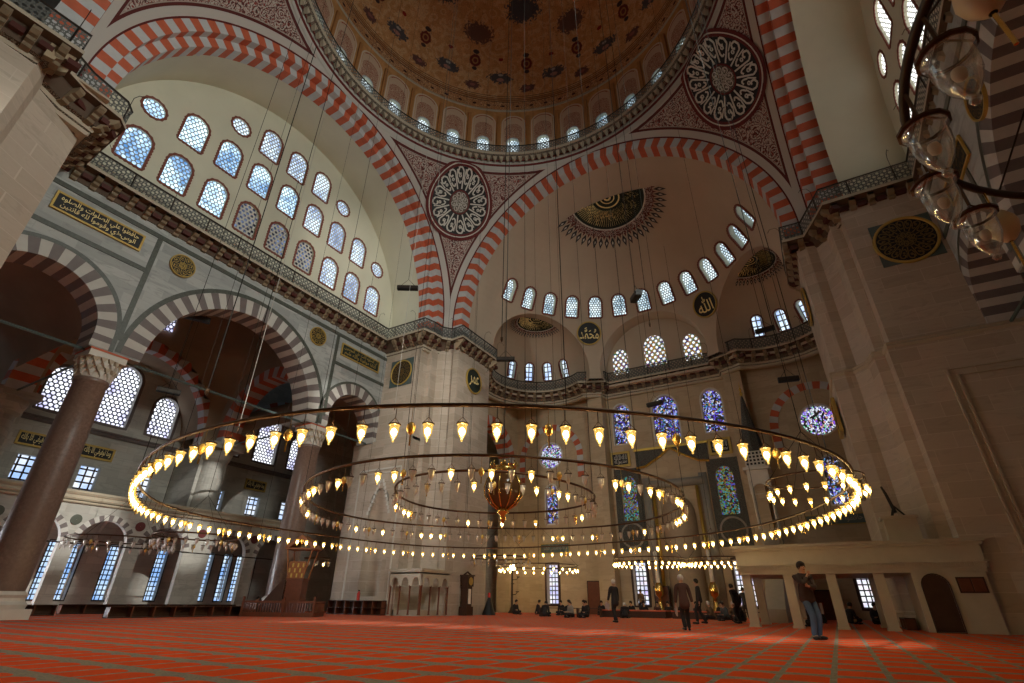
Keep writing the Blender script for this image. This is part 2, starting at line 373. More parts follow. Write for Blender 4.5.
def window(fr, kind, cu, cv, w, h, mat, depth=.35, border=M_red, bw=.14, frame_mat=None, zig=True, n=14, fo=0):
    WN[0] += 1; mb = MB(); L = outline(kind, cu, cv, w, h, n)
    tri = tessellate_polygon([[Vector((u, v, 0)) for u, v in L]])
    mb.add([fr(u, v, -depth) for u, v in L], [tuple(t) for t in tri], 0, L)
    o = mb.build('window_%d' % WN[0], [mat], kind='structure')
    if border is not None:
        f = MB()
        if kind == 'round' or not zig: d = L
        N = len(L)
        dens = []
        for i in range(N):
            a = L[i]; b = L[(i+1) % N]; seg = math.hypot(b[0]-a[0], b[1]-a[1]); k = max(1, int(round(seg/(.11 if zig else .5))))
            for j in range(k): dens.append((a[0]+(b[0]-a[0])*j/k, a[1]+(b[1]-a[1])*j/k))
        if zig and len(dens) % 2: dens.append(L[-1])
        M_ = len(dens); mu = sum(p[0] for p in L)/N; mv = sum(p[1] for p in L)/N
        outp = []
        for i in range(M_):
            a = dens[i-1]; b = dens[(i+1) % M_]; tx, ty = b[0]-a[0], b[1]-a[1]; q = math.hypot(tx, ty) or 1; nx, ny = ty/q, -tx/q
            e = bw*(1.0 if (i % 2 or not zig) else .72)
            outp.append((dens[i][0]+nx*e, dens[i][1]+ny*e))
        # front ring plus outer edge and inner edge
        vs = [fr(u, v, .03+fo) for u, v in dens]+[fr(u, v, .03+fo) for u, v in outp]+[fr(u, v, -.01) for u, v in outp]+[fr(u, v, -.02) for u, v in dens]
        fs = []
        for i in range(M_):
            j = (i+1) % M_; fs += [(i, j, M_+j, M_+i), (M_+i, M_+j, 2*M_+j, 2*M_+i), (i, j, 3*M_+j, 3*M_+i)]
        f.add(vs, fs); f.build('window_frame', [frame_mat or border], o)
    return o
TN = [0]
def trim(mb, mats, smooth=False):
    TN[0] += 1; return mb.build('trim_%d' % TN[0], mats, None, smooth, kind='structure')
# ================================================================== FLOOR
def carpet():
    t = NT('prayer_carpet'); P = t.pos(); x, y, z = t.sep(P)
    pw, ph = .60, .90
    fx = t.ma('FRACT', t.ma('DIVIDE', t.ma('ADD', x, 40.02), pw)); fy = t.ma('FRACT', t.ma('DIVIDE', t.ma('ADD', y, 40.45), ph))
    ax = t.ma('ABSOLUTE', t.ma('SUBTRACT', fx, .5))
    # niche head: the red field ends in a low arch towards the qibla
    jag = t.ma('MULTIPLY', t.ma('PINGPONG', t.ma('MULTIPLY', x, 1), .022), .8)
    top = t.ma('SUBTRACT', .90, t.ma('MULTIPLY', t.ma('POWER', t.ma('MULTIPLY', ax, 2.2), 2.6), .12))
    inx = t.ma('LESS_THAN', ax, .435)
    iny = t.ma('MULTIPLY', t.ma('GREATER_THAN', t.ma('SUBTRACT', fy, jag), .14), t.ma('LESS_THAN', t.ma('ADD', fy, jag), top))
    field = t.ma('MULTIPLY', inx, iny)
    band = t.ma('GREATER_THAN', t.ma('ABSOLUTE', t.ma('SUBTRACT', t.ma('FRACT', t.ma('ADD', fy, .44)), .5)), .445)
    n = t.noise(P, 22, 2); n2 = t.noise(P, .5, 2); nn = t.vor(P, 26)
    red = t.mix(n, (.74, .072, .010), (.86, .115, .018)); red = t.mix(t.ma('MULTIPLY', n2, .3), red, (.50, .04, .012))
    bord = t.mix(t.step(nn, .1, .5), (.15, .18, .18), (.30, .26, .21)); sp = t.mix(t.step(nn, .15, .3), (.16, .19, .19), (.31, .32, .29))
    c = t.mix(field, bord, red); c = t.mix(t.ma('MULTIPLY', band, t.ma('SUBTRACT', 1, field)), c, sp)
    return t.surf(c, .95, spec=.05, bump=n, bs=.2)
mb = MB(); mb.box(-33, 33, -19, 31, -.3, 0); S(mb, 'floor', [carpet()])

# ================================================================== GREAT ARCHES, DOME
ZC, RA = 20.6, 12.4          # springing level and outer radius of the four great arches
def great_arch(fr, cu, two, name_mats, n=74):
    mb = MB()
    if two:
        vouss(mb, fr, cu, ZC, 11.75, RA, 0, -.55, n, a0=-.06, a1=PI+.06)
        vouss(mb, fr, cu, ZC-.02, 11.25, 11.76, -.55, -.9, n, a0=-.06, a1=PI+.06)
        vouss(mb, fr, cu, ZC-.02, 11.25, 11.3, -.9, -1.6, n, faces='s', a0=-.06, a1=PI+.06)
    else:
        vouss(mb, fr, cu, ZC, 11.6, RA, 0, -1.15, n, a0=-.06, a1=PI+.06)
    trim(mb, [M_red, M_wht])
great_arch(FQ(13), 0, False, None)
great_arch(FL(-13), 0, True, None)
great_arch(FR(13), 0, True, None)
great_arch(FB(-13), 0, False, None)
def pend_mat():
    t = NT('pendentive_paint'); P = t.pos(); x, y, z = t.sep(P); d = t.vor(P, 1.7, 'F1'); e = t.noise(P, 2.7, 1, dist=1.5)
    k = t.ma('SINE', t.ma('MULTIPLY_ADD', d, 26, t.ma('MULTIPLY', e, 14))); c = t.mix(t.step(k, -.55, -.2), (.09, .03, .028), (.48, .44, .39))
    k2 = t.ma('SINE', t.ma('MULTIPLY_ADD', t.vor(P, 3.2, 'F1'), 22, t.ma('MULTIPLY', e, 9))); c = t.mix(t.step(k2, .62, .92), c, (.26, .045, .035))
    ax, ay = t.ma('ABSOLUTE', x), t.ma('ABSOLUTE', y); zz = t.ma('MAXIMUM', t.ma('SUBTRACT', z, ZC), 0)
    def dist(a, b):
        q = t.ma('SUBTRACT', t.ma('SQRT', t.ma('ADD', t.ma('MULTIPLY', b, b), t.ma('MULTIPLY', zz, zz))), RA); p = t.ma('SUBTRACT', 13, a)
        return t.ma('SQRT', t.ma('ADD', t.ma('MULTIPLY', q, q), t.ma('MULTIPLY', p, p)))
    D = t.ma('MINIMUM', dist(ax, ay), dist(ay, ax))
    D = t.ma('MINIMUM', D, t.ma('ADD', t.ma('SUBTRACT', 33.0, z), .45))
    c = t.mix(t.ma('LESS_THAN', D, .78), c, (.36, .32, .28)); c = t.mix(t.ma('LESS_THAN', D, .72), c, (.10, .02, .018))
    c = t.mix(t.ma('LESS_THAN', D, .56), c, (.50, .48, .44)); c = t.mix(t.ma('LESS_THAN', D, .09), c, (.12, .02, .018))
    return t.surf(c, .8)
M_pend = pend_mat()
# pendentives: surface of revolution clipped to the square (|x|,|y| < 13)
def pend_rho(z): return math.sqrt(169+max(0, (RA-.02)**2-max(0, z-ZC)**2)) if z < ZC+RA else 13.0
for q, (sx, sy) in enumerate(((-1, 1), (1, 1), (-1, -1), (1, -1))):
    mb = MB(); rows = []; NZ = 44
    for j in range(NZ+1):
        z = 19.2+(33.1-19.2)*j/NZ; rho = pend_rho(z); a0 = math.asin(min(1, 13/rho)); a1 = PI/2-a0   # angle from x axis where |y|=13 ... |x|=13
        lo, hi = min(a0, a1), max(a0, a1)
        row = []
        for i in range(25):
            a = lo+(hi-lo)*i/24
            row.append((sx*rho*math.cos(a), sy*rho*math.sin(a), z))
        rows.append(row)
    vs = [p for r in rows for p in r]
    mb.add(vs, [(j*25+i, j*25+i+1, (j+1)*25+i+1, (j+1)*25+i) for j in range(NZ) for i in range(24)])
    mb.build('ceiling_pendentive_%d' % (q+1), [M_pend], None, True, kind='structure')
# painted roundels on the pendentives
SIGNS = []
def on_pend(az, z, sx, sy, da, dz, off=.06):
    a = az+da; zz = z+dz; rho = pend_rho(zz)-off; return Vector((sx*rho*math.cos(a), sy*rho*math.sin(a), zz))
def script_ring(mb, P, r0, r1, n, seed, mi, wd=.03):
    """interlaced letter strokes of a ring inscription; P(r, a) gives the surface point"""
    rnd = random.Random(seed)
    def stroke(pts, w=wd):
        for k in range(len(pts)-1):
            (ra, aa), (rb, ab) = pts[k], pts[k+1]
            p, q = P(ra, aa), P(rb, ab); t = (q-p)
            if t.length < 1e-5: continue
            nrm = P(ra, aa+.01)-p; nr2 = P(ra+.01, aa)-p; N = nrm.cross(nr2).normalized(); s_ = t.normalized().cross(N)*w
            mb.add([p-s_, p+s_, q+s_, q-s_], [(0, 1, 2, 3)], mi)
    R = r1-r0
    for i in range(n):
        a = 2*PI*i/n; da = 2*PI/n
        stroke([(r0+R*.02, a), (r0+R*.80, a+da*.04)])                              # upright letter
        stroke([(r0+R*.80, a+da*.04), (r0+R*.95, a+da*.25), (r0+R*.97, a+da*.55), (r0+R*.80, a+da*.72), (r0+R*.66, a+da*.55), (r0+R*.72, a+da*.35)], wd*1.15)
        lo = r0+R*(.30+.12*rnd.random())
        stroke([(lo, a+da*.25), (lo-R*.12, a+da*.45), (lo-R*.04, a+da*.7), (lo+R*.14, a+da*.8)], wd)
        c = lo+R*.22
        stroke([(c+R*.06*math.cos(b), a+da*.45+da*.13*math.sin(b)) for b in [k*PI/4 for k in range(9)]], wd*.8)
        stroke([(r0+R*.5, a+da*.86), (r0+R*.9, a+da*.80)], wd*.8)
def pend_roundel(sx, sy, z, R, az=PI/4):
    rho0 = pend_rho(z)
    def P(r, a, off=.08): return on_pend(az, z, sx, sy, (r*math.cos(a))/rho0*sx*sy*-1, r*math.sin(a), off)
    mb = MB()
    def disc(r0, r1, off, mi, N=64, M=5):
        vs = [P(r0+(r1-r0)*j/M, 2*PI*i/N, off) for j in range(M+1) for i in range(N)]
        mb.add(vs, [(j*N+i, j*N+(i+1) % N, (j+1)*N+(i+1) % N, (j+1)*N+i) for j in range(M) for i in range(N)], mi)
    disc(0, R*.93, .06, 0); disc(R*.93, R*1.0, .10, 1); disc(R*1.0, R*1.03, .12, 2); disc(R*1.03, R*1.12, .09, 1)
    disc(R*.30, R*.34, .12, 1); disc(.01, R*.30, .10, 3)
    script_ring(mb, lambda r, a: P(r, a, .14), R*.35, R*.92, 16, 3, 2, .055)
    script_ring(mb, lambda r, a: P(r, a, .15), R*.02, R*.28, 8, 5, 2, .025)
    trim(mb, [M_black, M_darkred, M_whitestone, M_arab2])
pend_roundel(-1, 1, 30.6, 2.5, PI/4-.012); pend_roundel(1, 1, 31.0, 2.5, PI/4-.035)

# ---- drum cornice, gallery rail and drum
def torus_band(mb, r0, r1, z0, z1, mi, N=128):
    vs = []
    for i in range(N):
        a = 2*PI*i/N; c, s_ = math.cos(a), math.sin(a); vs += [(r0*c, r0*s_, z0), (r1*c, r1*s_, z1)]
    mb.add(vs, [(2*i, 2*i+1, (2*i+3) % (2*N), (2*i+2) % (2*N)) for i in range(N)], mi)
mb = MB()
torus_band(mb, 13.0, 13.0, 33.0, 33.45, 0); torus_band(mb, 13.02, 12.9, 33.42, 33.6, 1); torus_band(mb, 12.95, 12.95, 33.6, 33.95, 0)
torus_band(mb, 12.9, 12.85, 33.95, 34.05, 1); torus_band(mb, 12.88, 12.45, 34.05, 34.3, 2); torus_band(mb, 12.45, 12.4, 34.3, 34.55, 3); torus_band(mb, 12.4, 13.9, 34.55, 34.56, 0)
N = 150
for i in range(N):   # drop-shaped muqarnas tips under the gallery
    a = 2*PI*i/N; fr = lambda u, v, w, a=a: Vector(((12.9-w)*math.cos(a)-u*math.sin(a), (12.9-w)*math.sin(a)+u*math.cos(a), v))
    mb.prism([(-.2, 34.3), (.2, 34.3), (.14, 34.05), (0, 33.7), (-.14, 34.05)], .05, .32, fr, 3)
mb.build('trim_dome_cornice', [M_band, M_darkred, M_arab2, M_moulding], None, kind='structure')
def rail_pattern():
    t = NT('pierced_gallery_rail'); u, v, _ = t.sep(t.uv())
    def g(ou, ov, s):
        a = t.ma('SUBTRACT', t.ma('FRACT', t.ma('ADD', t.ma('DIVIDE', u, s), ou)), .5); b = t.ma('SUBTRACT', t.ma('FRACT', t.ma('ADD', t.ma('DIVIDE', v, s), ov)), .5)
        return t.ma('SQRT', t.ma('ADD', t.ma('MULTIPLY', a, a), t.ma('MULTIPLY', b, b)))
    d = t.ma('MINIMUM', g(0, 0, .32), g(.5, .5, .32)); solid = t.ma('LESS_THAN', t.ma('ABSOLUTE', t.ma('SUBTRACT', d, .30)), .085)
    cross = t.ma('LESS_THAN', t.ma('ABSOLUTE', t.ma('SUBTRACT', t.ma('FRACT', t.ma('DIVIDE', t.ma('ADD', u, v), .32)), .5)), .07)
    f = t.ma('MAXIMUM', solid, cross)
    b = t.nd('ShaderNodeBsdfDiffuse', [(.15, .155, .145), .5]); tr = t.nd('ShaderNodeBsdfTransparent')
    return t.shader(t.nd('ShaderNodeMixShader', [f, tr, b]))
M_rail = rail_pattern()
def path_band(mb, path, z0, z1, off0=0, off1=0, mi=0, closed=False, uv=True):
    """vertical band along a plan path (list of (x,y)); offsets along the left-hand normal"""
    n = len(path); L = 0; vs = []; uvs = []
    nor = path_normals(path, closed)
    for i in range(n+(1 if closed else 0)):
        p = path[i % n]
        if i: q = path[i-1]; L += math.hypot(p[0]-q[0], p[1]-q[1])
        nx, ny = nor[i % n]
        vs += [(p[0]+nx*off0, p[1]+ny*off0, z0), (p[0]+nx*off1, p[1]+ny*off1, z1)]; uvs += [(L, z0), (L, z1)]
    m = len(vs)//2
    mb.add(vs, [(2*i, 2*i+2, 2*i+3, 2*i+1) for i in range(m-1)], mi, uvs)
def path_normals(path, closed=False):
    n = len(path); out = []
    for i in range(n):
        a = path[i-1] if (i or closed) else path[i]; b = path[(i+1) % n] if (i < n-1 or closed) else path[i]; c = path[i]
        def nn(p, q):
            dx, dy = q[0]-p[0], q[1]-p[1]; l = math.hypot(dx, dy) or 1; return (-dy/l, dx/l)
        n1 = nn(a, c) if a != c else nn(c, b); n2 = nn(c, b) if b != c else n1
        m = (n1[0]+n2[0], n1[1]+n2[1]); l = math.hypot(*m) or 1; k = min(1.6, 1/max(.5, (m[0]*n1[0]+m[1]*n1[1])/l))
        out.append((m[0]/l*k, m[1]/l*k))
    return out
circ = [(12.45*math.cos(2*PI*i/128), 12.45*math.sin(2*PI*i/128)) for i in range(128)]
root = MB(); path_band(root, circ, 34.55, 35.3, closed=True); ro = root.build('trim_dome_rail', [M_rail], None, kind='structure')
m2 = MB(); m2.tube([(x, y, 35.33) for x, y in circ], .05, 5, True)
m2.build('hand_rail', [M_iron], ro)
# ---- drum with 32 windows
DR = 13.67
def drum_mat():
    t = NT('painted_drum'); u, v, _ = t.sep(t.uv()); P = t.pos()
    fu = t.ma('ABSOLUTE', u)                                   # u: metres from the bay centre, v: height
    # niche panel: half width 0.93 up to 39.0 with a round head
    dv = t.ma('MAXIMUM', t.ma('SUBTRACT', v, 39.6), 0); rr = t.ma('SQRT', t.ma('ADD', t.ma('MULTIPLY', fu, fu), t.ma('MULTIPLY', dv, dv)))
    niche = t.ma('LESS_THAN', rr, .92); bandm = t.ma('MULTIPLY', t.ma('LESS_THAN', rr, 1.08), t.ma('GREATER_THAN', rr, .95))
    o2 = t.ma('MAXIMUM', t.ma('SUBTRACT', v, 38.8), 0); r2 = t.ma('SQRT', t.ma('ADD', t.ma('MULTIPLY', fu, fu), t.ma('MULTIPLY', o2, o2)))
    orn = t.ma('MULTIPLY', t.ma('MULTIPLY', t.ma('LESS_THAN', r2, .80), t.ma('GREATER_THAN', v, 37.2)), t.step(t.ma('SINE', t.ma('MULTIPLY', t.vor(P, 6), 20)), -.2, .2))
    n = t.noise(P, 1.5, 4, dist=.8)
    wood = t.mix(t.step(n, .3, .7), (.46, .23, .085), (.62, .34, .14))
    c = t.mix(niche, wood, (.62, .46, .33)); c = t.mix(orn, c, (.32, .10, .06)); c = t.mix(bandm, c, (.66, .54, .42))
    arc = t.ma('MULTIPLY', t.ma('MULTIPLY', t.ma('LESS_THAN', rr, .90), t.ma('GREATER_THAN', rr, .82)), t.ma('GREATER_THAN', v, 40.0)); c = t.mix(arc, c, (.35, .07, .04))
    return t.surf(c, .8, spec=.1)
M_drum = drum_mat()
for k in range(32):
    a = math.radians(5.625+11.25*k)                # measured clockwise from +y
    fr = lambda u, v, w=0, a=a: Vector(((DR-w)*math.sin(a+u/DR), (DR-w)*math.cos(a+u/DR), v))
    hw = DR*math.radians(5.625); mb = MB()
    outer = [(-hw+2*hw*i/8, 34.5) for i in range(9)]+[(hw-2*hw*i/8, 41.3) for i in range(9)]
    hole = outline('arch', 0, 36.75, 1.05, 1.9, 10)
    plate(mb, outer, [hole], fr, .3, 0, 1)
    mb.build('wall_drum_bay_%d' % (k+1), [M_drum, M_cream], None, kind='structure')
    window(fr, 'arch', 0, 36.75, 1.05, 1.9, M_hexsm, .27, M_wht, .10, zig=False, n=10)
    mb = MB(); mb.box(-.13, .13, 34.6, 40.4, -.02, .18, 0, lambda u, v, w, a=a: Vector(((DR-w)*math.sin(a+math.radians(5.625)+u/DR), (DR-w)*math.cos(a+math.radians(5.625)+u/DR), v)))
    trim(mb, [plain('gilded_brown_pilaster', (.42, .20, .07), .6)] if k == 0 else [bpy.data.materials['gilded_brown_pilaster']])
# ---- dome shell
def dome_mat():
    t = NT('painted_dome'); u, v, _ = t.sep(t.uv()); P = t.pos()   # u: 0..32 round the dome, v: elevation degrees
    n = t.noise(P, .9, 5, .6, 1.5); sw = t.ma('SINE', t.ma('ADD', t.ma('MULTIPLY', t.vor(P, 1.1, 'SMOOTH_F1'), 18), t.ma('MULTIPLY', n, 8)))
    c = t.mix(t.step(n, .3, .7), (.52, .26, .10), (.70, .40, .18)); c = t.mix(t.ma('MULTIPLY', t.step(sw, .3, .8), .55), c, (.74, .52, .30)); sw2 = t.ma('SINE', t.ma('MULTIPLY', t.vor(P, 2.4), 20)); c = t.mix(t.ma('MULTIPLY', t.step(sw2, .6, .9), .4), c, (.30, .12, .06))
    def spot(u0, v0, ru, rv, col, c, per=1, wob=.35):
        fu = t.ma('SUBTRACT', t.ma('FRACT', t.ma('ADD', t.ma('DIVIDE', u, per), .5-u0)), .5); fu = t.ma('MULTIPLY', fu, per/ru); fv = t.ma('DIVIDE', t.ma('SUBTRACT', v, v0), rv)
        r = t.ma('SQRT', t.ma('ADD', t.ma('MULTIPLY', fu, fu), t.ma('MULTIPLY', fv, fv))); r = t.ma('ADD', r, t.ma('MULTIPLY', t.ma('SUBTRACT', t.noise(P, 5.5, 3), .5), wob*5))
        return t.mix(t.ma('SUBTRACT', 1, t.step(r, .9, 1.05)), c, col)
    def band(v0, v1, col, c, k=1): return t.mix(t.ma('MULTIPLY', t.ma('MULTIPLY', t.ma('GREATER_THAN', v, v0), t.ma('LESS_THAN', v, v1)), k), c, col)
    c = band(-1, .6, (.50, .30, .15), c); c = band(.6, 1.1, (.10, .05, .03), c); 
    bn = t.step(t.ma('SINE', t.ma('MULTIPLY', t.vor(P, 4), 16)), 0, .4)
    c = t.mix(t.ma('MULTIPLY', t.ma('MULTIPLY', t.ma('GREATER_THAN', v, 1.1), t.ma('LESS_THAN', v, 5.2)), bn), c, (.30, .15, .08))
    c = spot(.25, 3.1, .07, .5, (.06, .02, .02), c, .5, .1)
    c = band(5.2, 5.6, (.10, .05, .03), c); c = band(5.9, 6.8, (.22, .09, .04), c, .8); c = band(7.1, 7.4, (.10, .05, .03), c); c = band(8.0, 8.3, (.12, .06, .03), c)
    c = spot(.0, 12.0, .28, 1.9, (.15, .07, .06), c, 2)
    c = spot(.5, 17.0, .42, 2.4, (.09, .085, .09), c, 2); c = spot(.5, 16.2, .14, .8, (.42, .22, .18), c, 2, .2); c = spot(.5, 18.3, .10, .5, (.40, .38, .36), c, 2, .3); c = spot(.0, 12.2, .10, .7, (.30, .12, .10), c, 2, .3)
    c = spot(.0, 23.0, .22, 2.6, (.16, .03, .022), c, 2, .1); c = spot(.0, 23.0, .13, 1.5, (.40, .20, .08), c, 2, .1); c = spot(.0, 23.0, .08, .9, (.16, .04, .03), c, 2, .1)
    c = spot(.0, 26.6, .13, .9, (.06, .04, .04), c, 2, .1); c = spot(.0, 19.6, .10, .8, (.06, .04, .04), c, 2, .1)
    c = spot(.5, 25, .10, .7, (.28, .03, .02), c, 2, .2)
    c = spot(.0, 34.0, .6, 4.0, (.17, .09, .07), c, 4); c = spot(.5, 44.0, .8, 5.0, (.09, .085, .10), c, 4)
    return t.surf(c, .75, spec=.15)
mb = MB(); R2 = DR
mb.sheet(lambda u, v: Vector((R2*math.cos(v*PI/2)*math.sin(u*2*PI), R2*math.cos(v*PI/2)*math.cos(u*2*PI), 41.25+R2*math.sin(v*PI/2))), 96, 40,
         0, lambda u, v: (u*32-.0, v*90))
mb.build('ceiling_dome', [dome_mat()], None, True, kind='structure')
mb = MB(); torus_band(mb, DR+.0, DR-.12, 41.2, 41.28, 0); torus_band(mb, DR-.12, DR-.02, 41.28, 41.5, 0); mb.build('trim_dome_ring', [M_moulding], None, kind='structure')

# ================================================================== SIDE TYMPANA (left and right) and their vaults
def side(sg):
    F = (lambda x: FL(-x)) if sg < 0 else (lambda x: FR(x)); dy = 0 if sg < 0 else -.6
    tag = 'left' if sg < 0 else 'right'
    fr = F(17.5); R = 11.32; mb = MB()
    outer = [(dy+R*math.cos(PI*i/60), 20.5+R*math.sin(PI*i/60)) for i in range(61)]
    outer = outer+[(dy-R, 19.0), (dy+R, 19.0)]
    wins = []
    for i in range(9): wins.append(('arch', dy-8.8+2.2*i, 22.15, 1.3, 2.28, 0))
    for i in range(1, 8): wins.append(('arch', dy-8.8+2.2*i, 25.5, 1.3, 2.28, 1))
    for i in range(3, 6): wins.append(('arch', dy-8.8+2.2*i, 28.75, 1.3, 2.28, 1))
    for i in (0, 8): wins.append(('round', dy-8.8+2.2*i, 25.1, 1.15, 1.15, 2))
    for i in (2, 6): wins.append(('round', dy-8.8+2.2*i, 28.3, 1.15, 1.15, 2))
    plate(mb, outer, [outline(k, u, v, w_, h_, 12) for k, u, v, w_, h_, _ in wins], fr, .2)
    mb.build('wall_%s_tympanum' % tag, [M_cream], None, kind='structure')
    for k, u, v, w_, h_, ty in wins:
        if sg < 0:
            m = M_hexpale if ty else (M_hexblue if u < -4 else M_hexdark if u < 1 else M_hexdark if u < 3 else M_hexpale)
            if ty == 1 and u < 1.0 and v < 27: m = M_hexblue
            if ty == 2: m = M_hexpale if v < 27 and u > 0 else M_hexblue if u < 0 and v < 27 else M_hexpale
            if ty == 0 and 3 < u: m = M_hexpale
        else: m = M_hexright
        window(fr, k, u, v, w_, h_, m, .12, plain('brick_red_border', (.21, .07, .05), .8) if 'brick_red_border' not in bpy.data.materials else bpy.data.materials['brick_red_border'], .16)
    mb = MB()   # vault between tympanum and arch
    NB = 60
    vs = []
    for i in range(NB+1):
        a = PI*i/NB
        for w in (0, 3.1): vs.append(fr(dy+(R-.02)*math.cos(a), 20.5+(R-.02)*math.sin(a), w-.05))
    mb.add(vs, [(2*i, 2*i+1, 2*i+3, 2*i+2) for i in range(NB)])
    for s_ in (-1, 1): mb.add([fr(dy+s_*(R-.02), 20.5, -.05), fr(dy+s_*(R-.02), 20.5, 3.05), fr(dy+s_*(R-.02), 19, 3.05), fr(dy+s_*(R-.02), 19, -.05)], [(0, 1, 2, 3)])
    mb.build('ceiling_%s_vault' % tag, [M_cream], None, True, kind='structure')
    # ---------------- spandrel wall below the gallery
    fr = F(17.3); mb = MB(); zc = 11.0; c2 = 8.65
    big = archhole(dy, zc, 4.95, 10.9, 40); sm1 = archhole(dy+c2, 11.75, 2.1, 10.9, 24); sm2 = archhole(dy-c2, 11.75, 2.1, 10.9, 24)
    # lower edge follows the column capitals: polygon with arches as notches
    def up(h): return h[2:]  # the curve part, from right springing over to the left
    lo = []
    SB = (dy-9.6, 2.5, 11.55) if sg < 0 else (dy-c2, 2.1, 11.75)
    for cu, r, z in (SB, (dy, 4.95, 11.0), (dy+c2, 2.1, 11.75)):
        lo.append((cu-r, 10.9))
        lo += [(cu-r*math.cos(PI*i/32), z+r*math.sin(PI*i/32)) for i in range(33)]
        lo.append((cu+r, 10.9))
    poly = lo+[(dy+11.2, 10.9), (dy+11.2, 18.9), (dy-13.4, 18.9), (dy-13.4, 10.9)]
    mb.prism(poly, -1.5, 0, fr, 0)
    mb.build('wall_%s_spandrel' % tag, [M_marble], None, kind='structure')
    mb = MB()
    vouss(mb, fr, dy, 11.0, 4.93, 5.85, .03, -1.52, 42, mis=(0, 1)); 
    vouss(mb, fr, dy+c2, 11.75, 2.08, 2.85, .03, -1.52, 19, mis=(0, 1), leg=.8, legn=2); vouss(mb, fr, SB[0], SB[2], SB[1]-.02, SB[1]+.75, .03, -1.52, 23, mis=(0, 1), leg=.6, legn=2)
    trim(mb, [M_offw, M_mauve])
    mb = MB()   # green marble bands
    def ring(cu, cz, r0, r1, leg=0, n=40):
        mb.add([fr(cu+r*math.cos(PI*i/n), cz+r*math.sin(PI*i/n), .035) for i in range(n+1) for r in (r0, r1)], [(2*i, 2*i+1, 2*i+3, 2*i+2) for i in range(n)])
        if leg:
            for s_ in (-1, 1): mb.box(cu+s_*r0 if s_ > 0 else cu-r1, cu+r1 if s_ > 0 else cu-r0, cz-leg, cz, .0, .035, 0, fr)
    ring(dy, 11.0, 5.85, 6.1); ring(dy+c2, 11.75, 2.85, 3.02, .8); ring(SB[0], SB[2], SB[1]+.75, SB[1]+.95, .6)
    for s_ in (-1, 1):
        y6 = dy+s_*6.15; mb.box(y6-.12, y6+.12, 11.6, 17.8, 0, .04, 0, fr)
        a, b = (y6, dy+11.2) if s_ > 0 else (dy-11.2, y6); mb.box(a, b, 15.45, 15.68, 0, .045, 0, fr)
    mb.box(dy-11.2, dy+11.2, 17.62, 17.86, 0, .05, 0, fr); trim(mb, [M_green])
    return fr, dy
frL, dyL = side(-1); frR, dyR = side(1)
# ================================================================== QIBLA SEMI-DOME, EXEDRAE
SC = Vector((0, 15, 20.6)); SR = 11.58; EX = 9.4; EY = 21.9; ER = 4.95; EZ = 19.9
def solid(name, mb, mats):
    o = mb.build(name, mats); bm = bmesh.new(); bm.from_mesh(o.data); bmesh.ops.remove_doubles(bm, verts=bm.verts, dist=1e-5)
    bmesh.ops.recalc_face_normals(bm, faces=bm.faces); bm.to_mesh(o.data); bm.free(); return o
def ball(c, r, nu=64, nv=40, mi=0):
    mb = MB(); mb.lathe([(r*math.cos(-PI/2+PI*j/nv) if 0 < j < nv else 1e-6, r*math.sin(-PI/2+PI*j/nv)) for j in range(nv+1)], nu, c, mi); return mb
base = solid('ceiling_semi_dome', ball(SC, SR, 96, 60), [M_tan, M_tan, M_tan, M_cream])
cut = []
for s_ in (-1, 1): cut.append(solid('tmp', ball((s_*EX, EY, EZ), ER, 48, 32, 1), [M_tan, M_tan, M_tan, M_cream]))
mb = MB(); T = [(4.75*math.cos(2*PI*i/56), 20.0+4.75*math.sin(2*PI*i/56)) for i in range(56)]
mb.prism(T, 0, 9, FQ(27.3), 2); cut.append(solid('tmp', mb, [M_tan, M_tan, M_tan, M_cream]))
SEMI_W = []
for i in range(13):
    a = -1.2935+.2169*i-.0085; SEMI_W.append(a); d = Vector((math.sin(a), math.cos(a), 0)); tv = Vector((math.cos(a), -math.sin(a), 0))
    el = math.atan2(25.85-20.6, 10.2); n = d*math.cos(el)+Vector((0, 0, 1))*math.sin(el); up = Vector((0, 0, 1))*math.cos(el)-d*math.sin(el)
    fr = frame(SC+n*SR, tv, up, -n); L = outline('arch', 0, 0, 1.12, 1.95, 10)
    mb = MB(); mb.prism(L, -.45, .8, fr, 3); cut.append(solid('tmp', mb, [M_tan, M_tan, M_tan, M_cream]))
    SEMI_W[-1] = (fr, a)
EXW = []
for s_ in (-1, 1):
    for i in range(4):
        ang = math.radians((60, 37, 15, -7)[i])*1.0            # from +y, outward positive
        d = Vector((-s_*-1*math.sin(ang), math.cos(ang), 0)) if False else Vector((s_*math.sin(ang), math.cos(ang), 0)); tv = Vector((d.y, -d.x, 0))
        zc = 21.35; rr = math.sqrt(ER**2-(zc-EZ)**2); n = (d*rr+Vector((0, 0, zc-EZ))).normalized(); up = n.cross(tv)*-1
        if up.z < 0: up = -up
        c = Vector((s_*EX, EY, EZ))+n*ER; fr = frame(c, tv, up, -n)
        mb = MB(); mb.prism(outline('arch', 0, 0, .78, 1.75, 10), -.4, .7, fr, 3); cut.append(solid('tmp', mb, [M_tan, M_tan, M_tan, M_cream]))
        EXW.append((fr, s_))
for c in cut:
    m = base.modifiers.new('b', 'BOOLEAN'); m.operation = 'UNION'; m.solver = 'EXACT'; m.object = c
bpy.context.view_layer.update(); dg = bpy.context.evaluated_depsgraph_get()
me = bpy.data.meshes.new_from_object(base.evaluated_get(dg)); base.modifiers.clear(); base.data = me
for c in cut: bpy.data.objects.remove(c, do_unlink=True)
bm = bmesh.new(); bm.from_mesh(me)
bmesh.ops.bisect_plane(bm, geom=bm.verts[:]+bm.edges[:]+bm.faces[:], plane_co=(0, 15.0, 0), plane_no=(0, -1, 0), clear_outer=True)
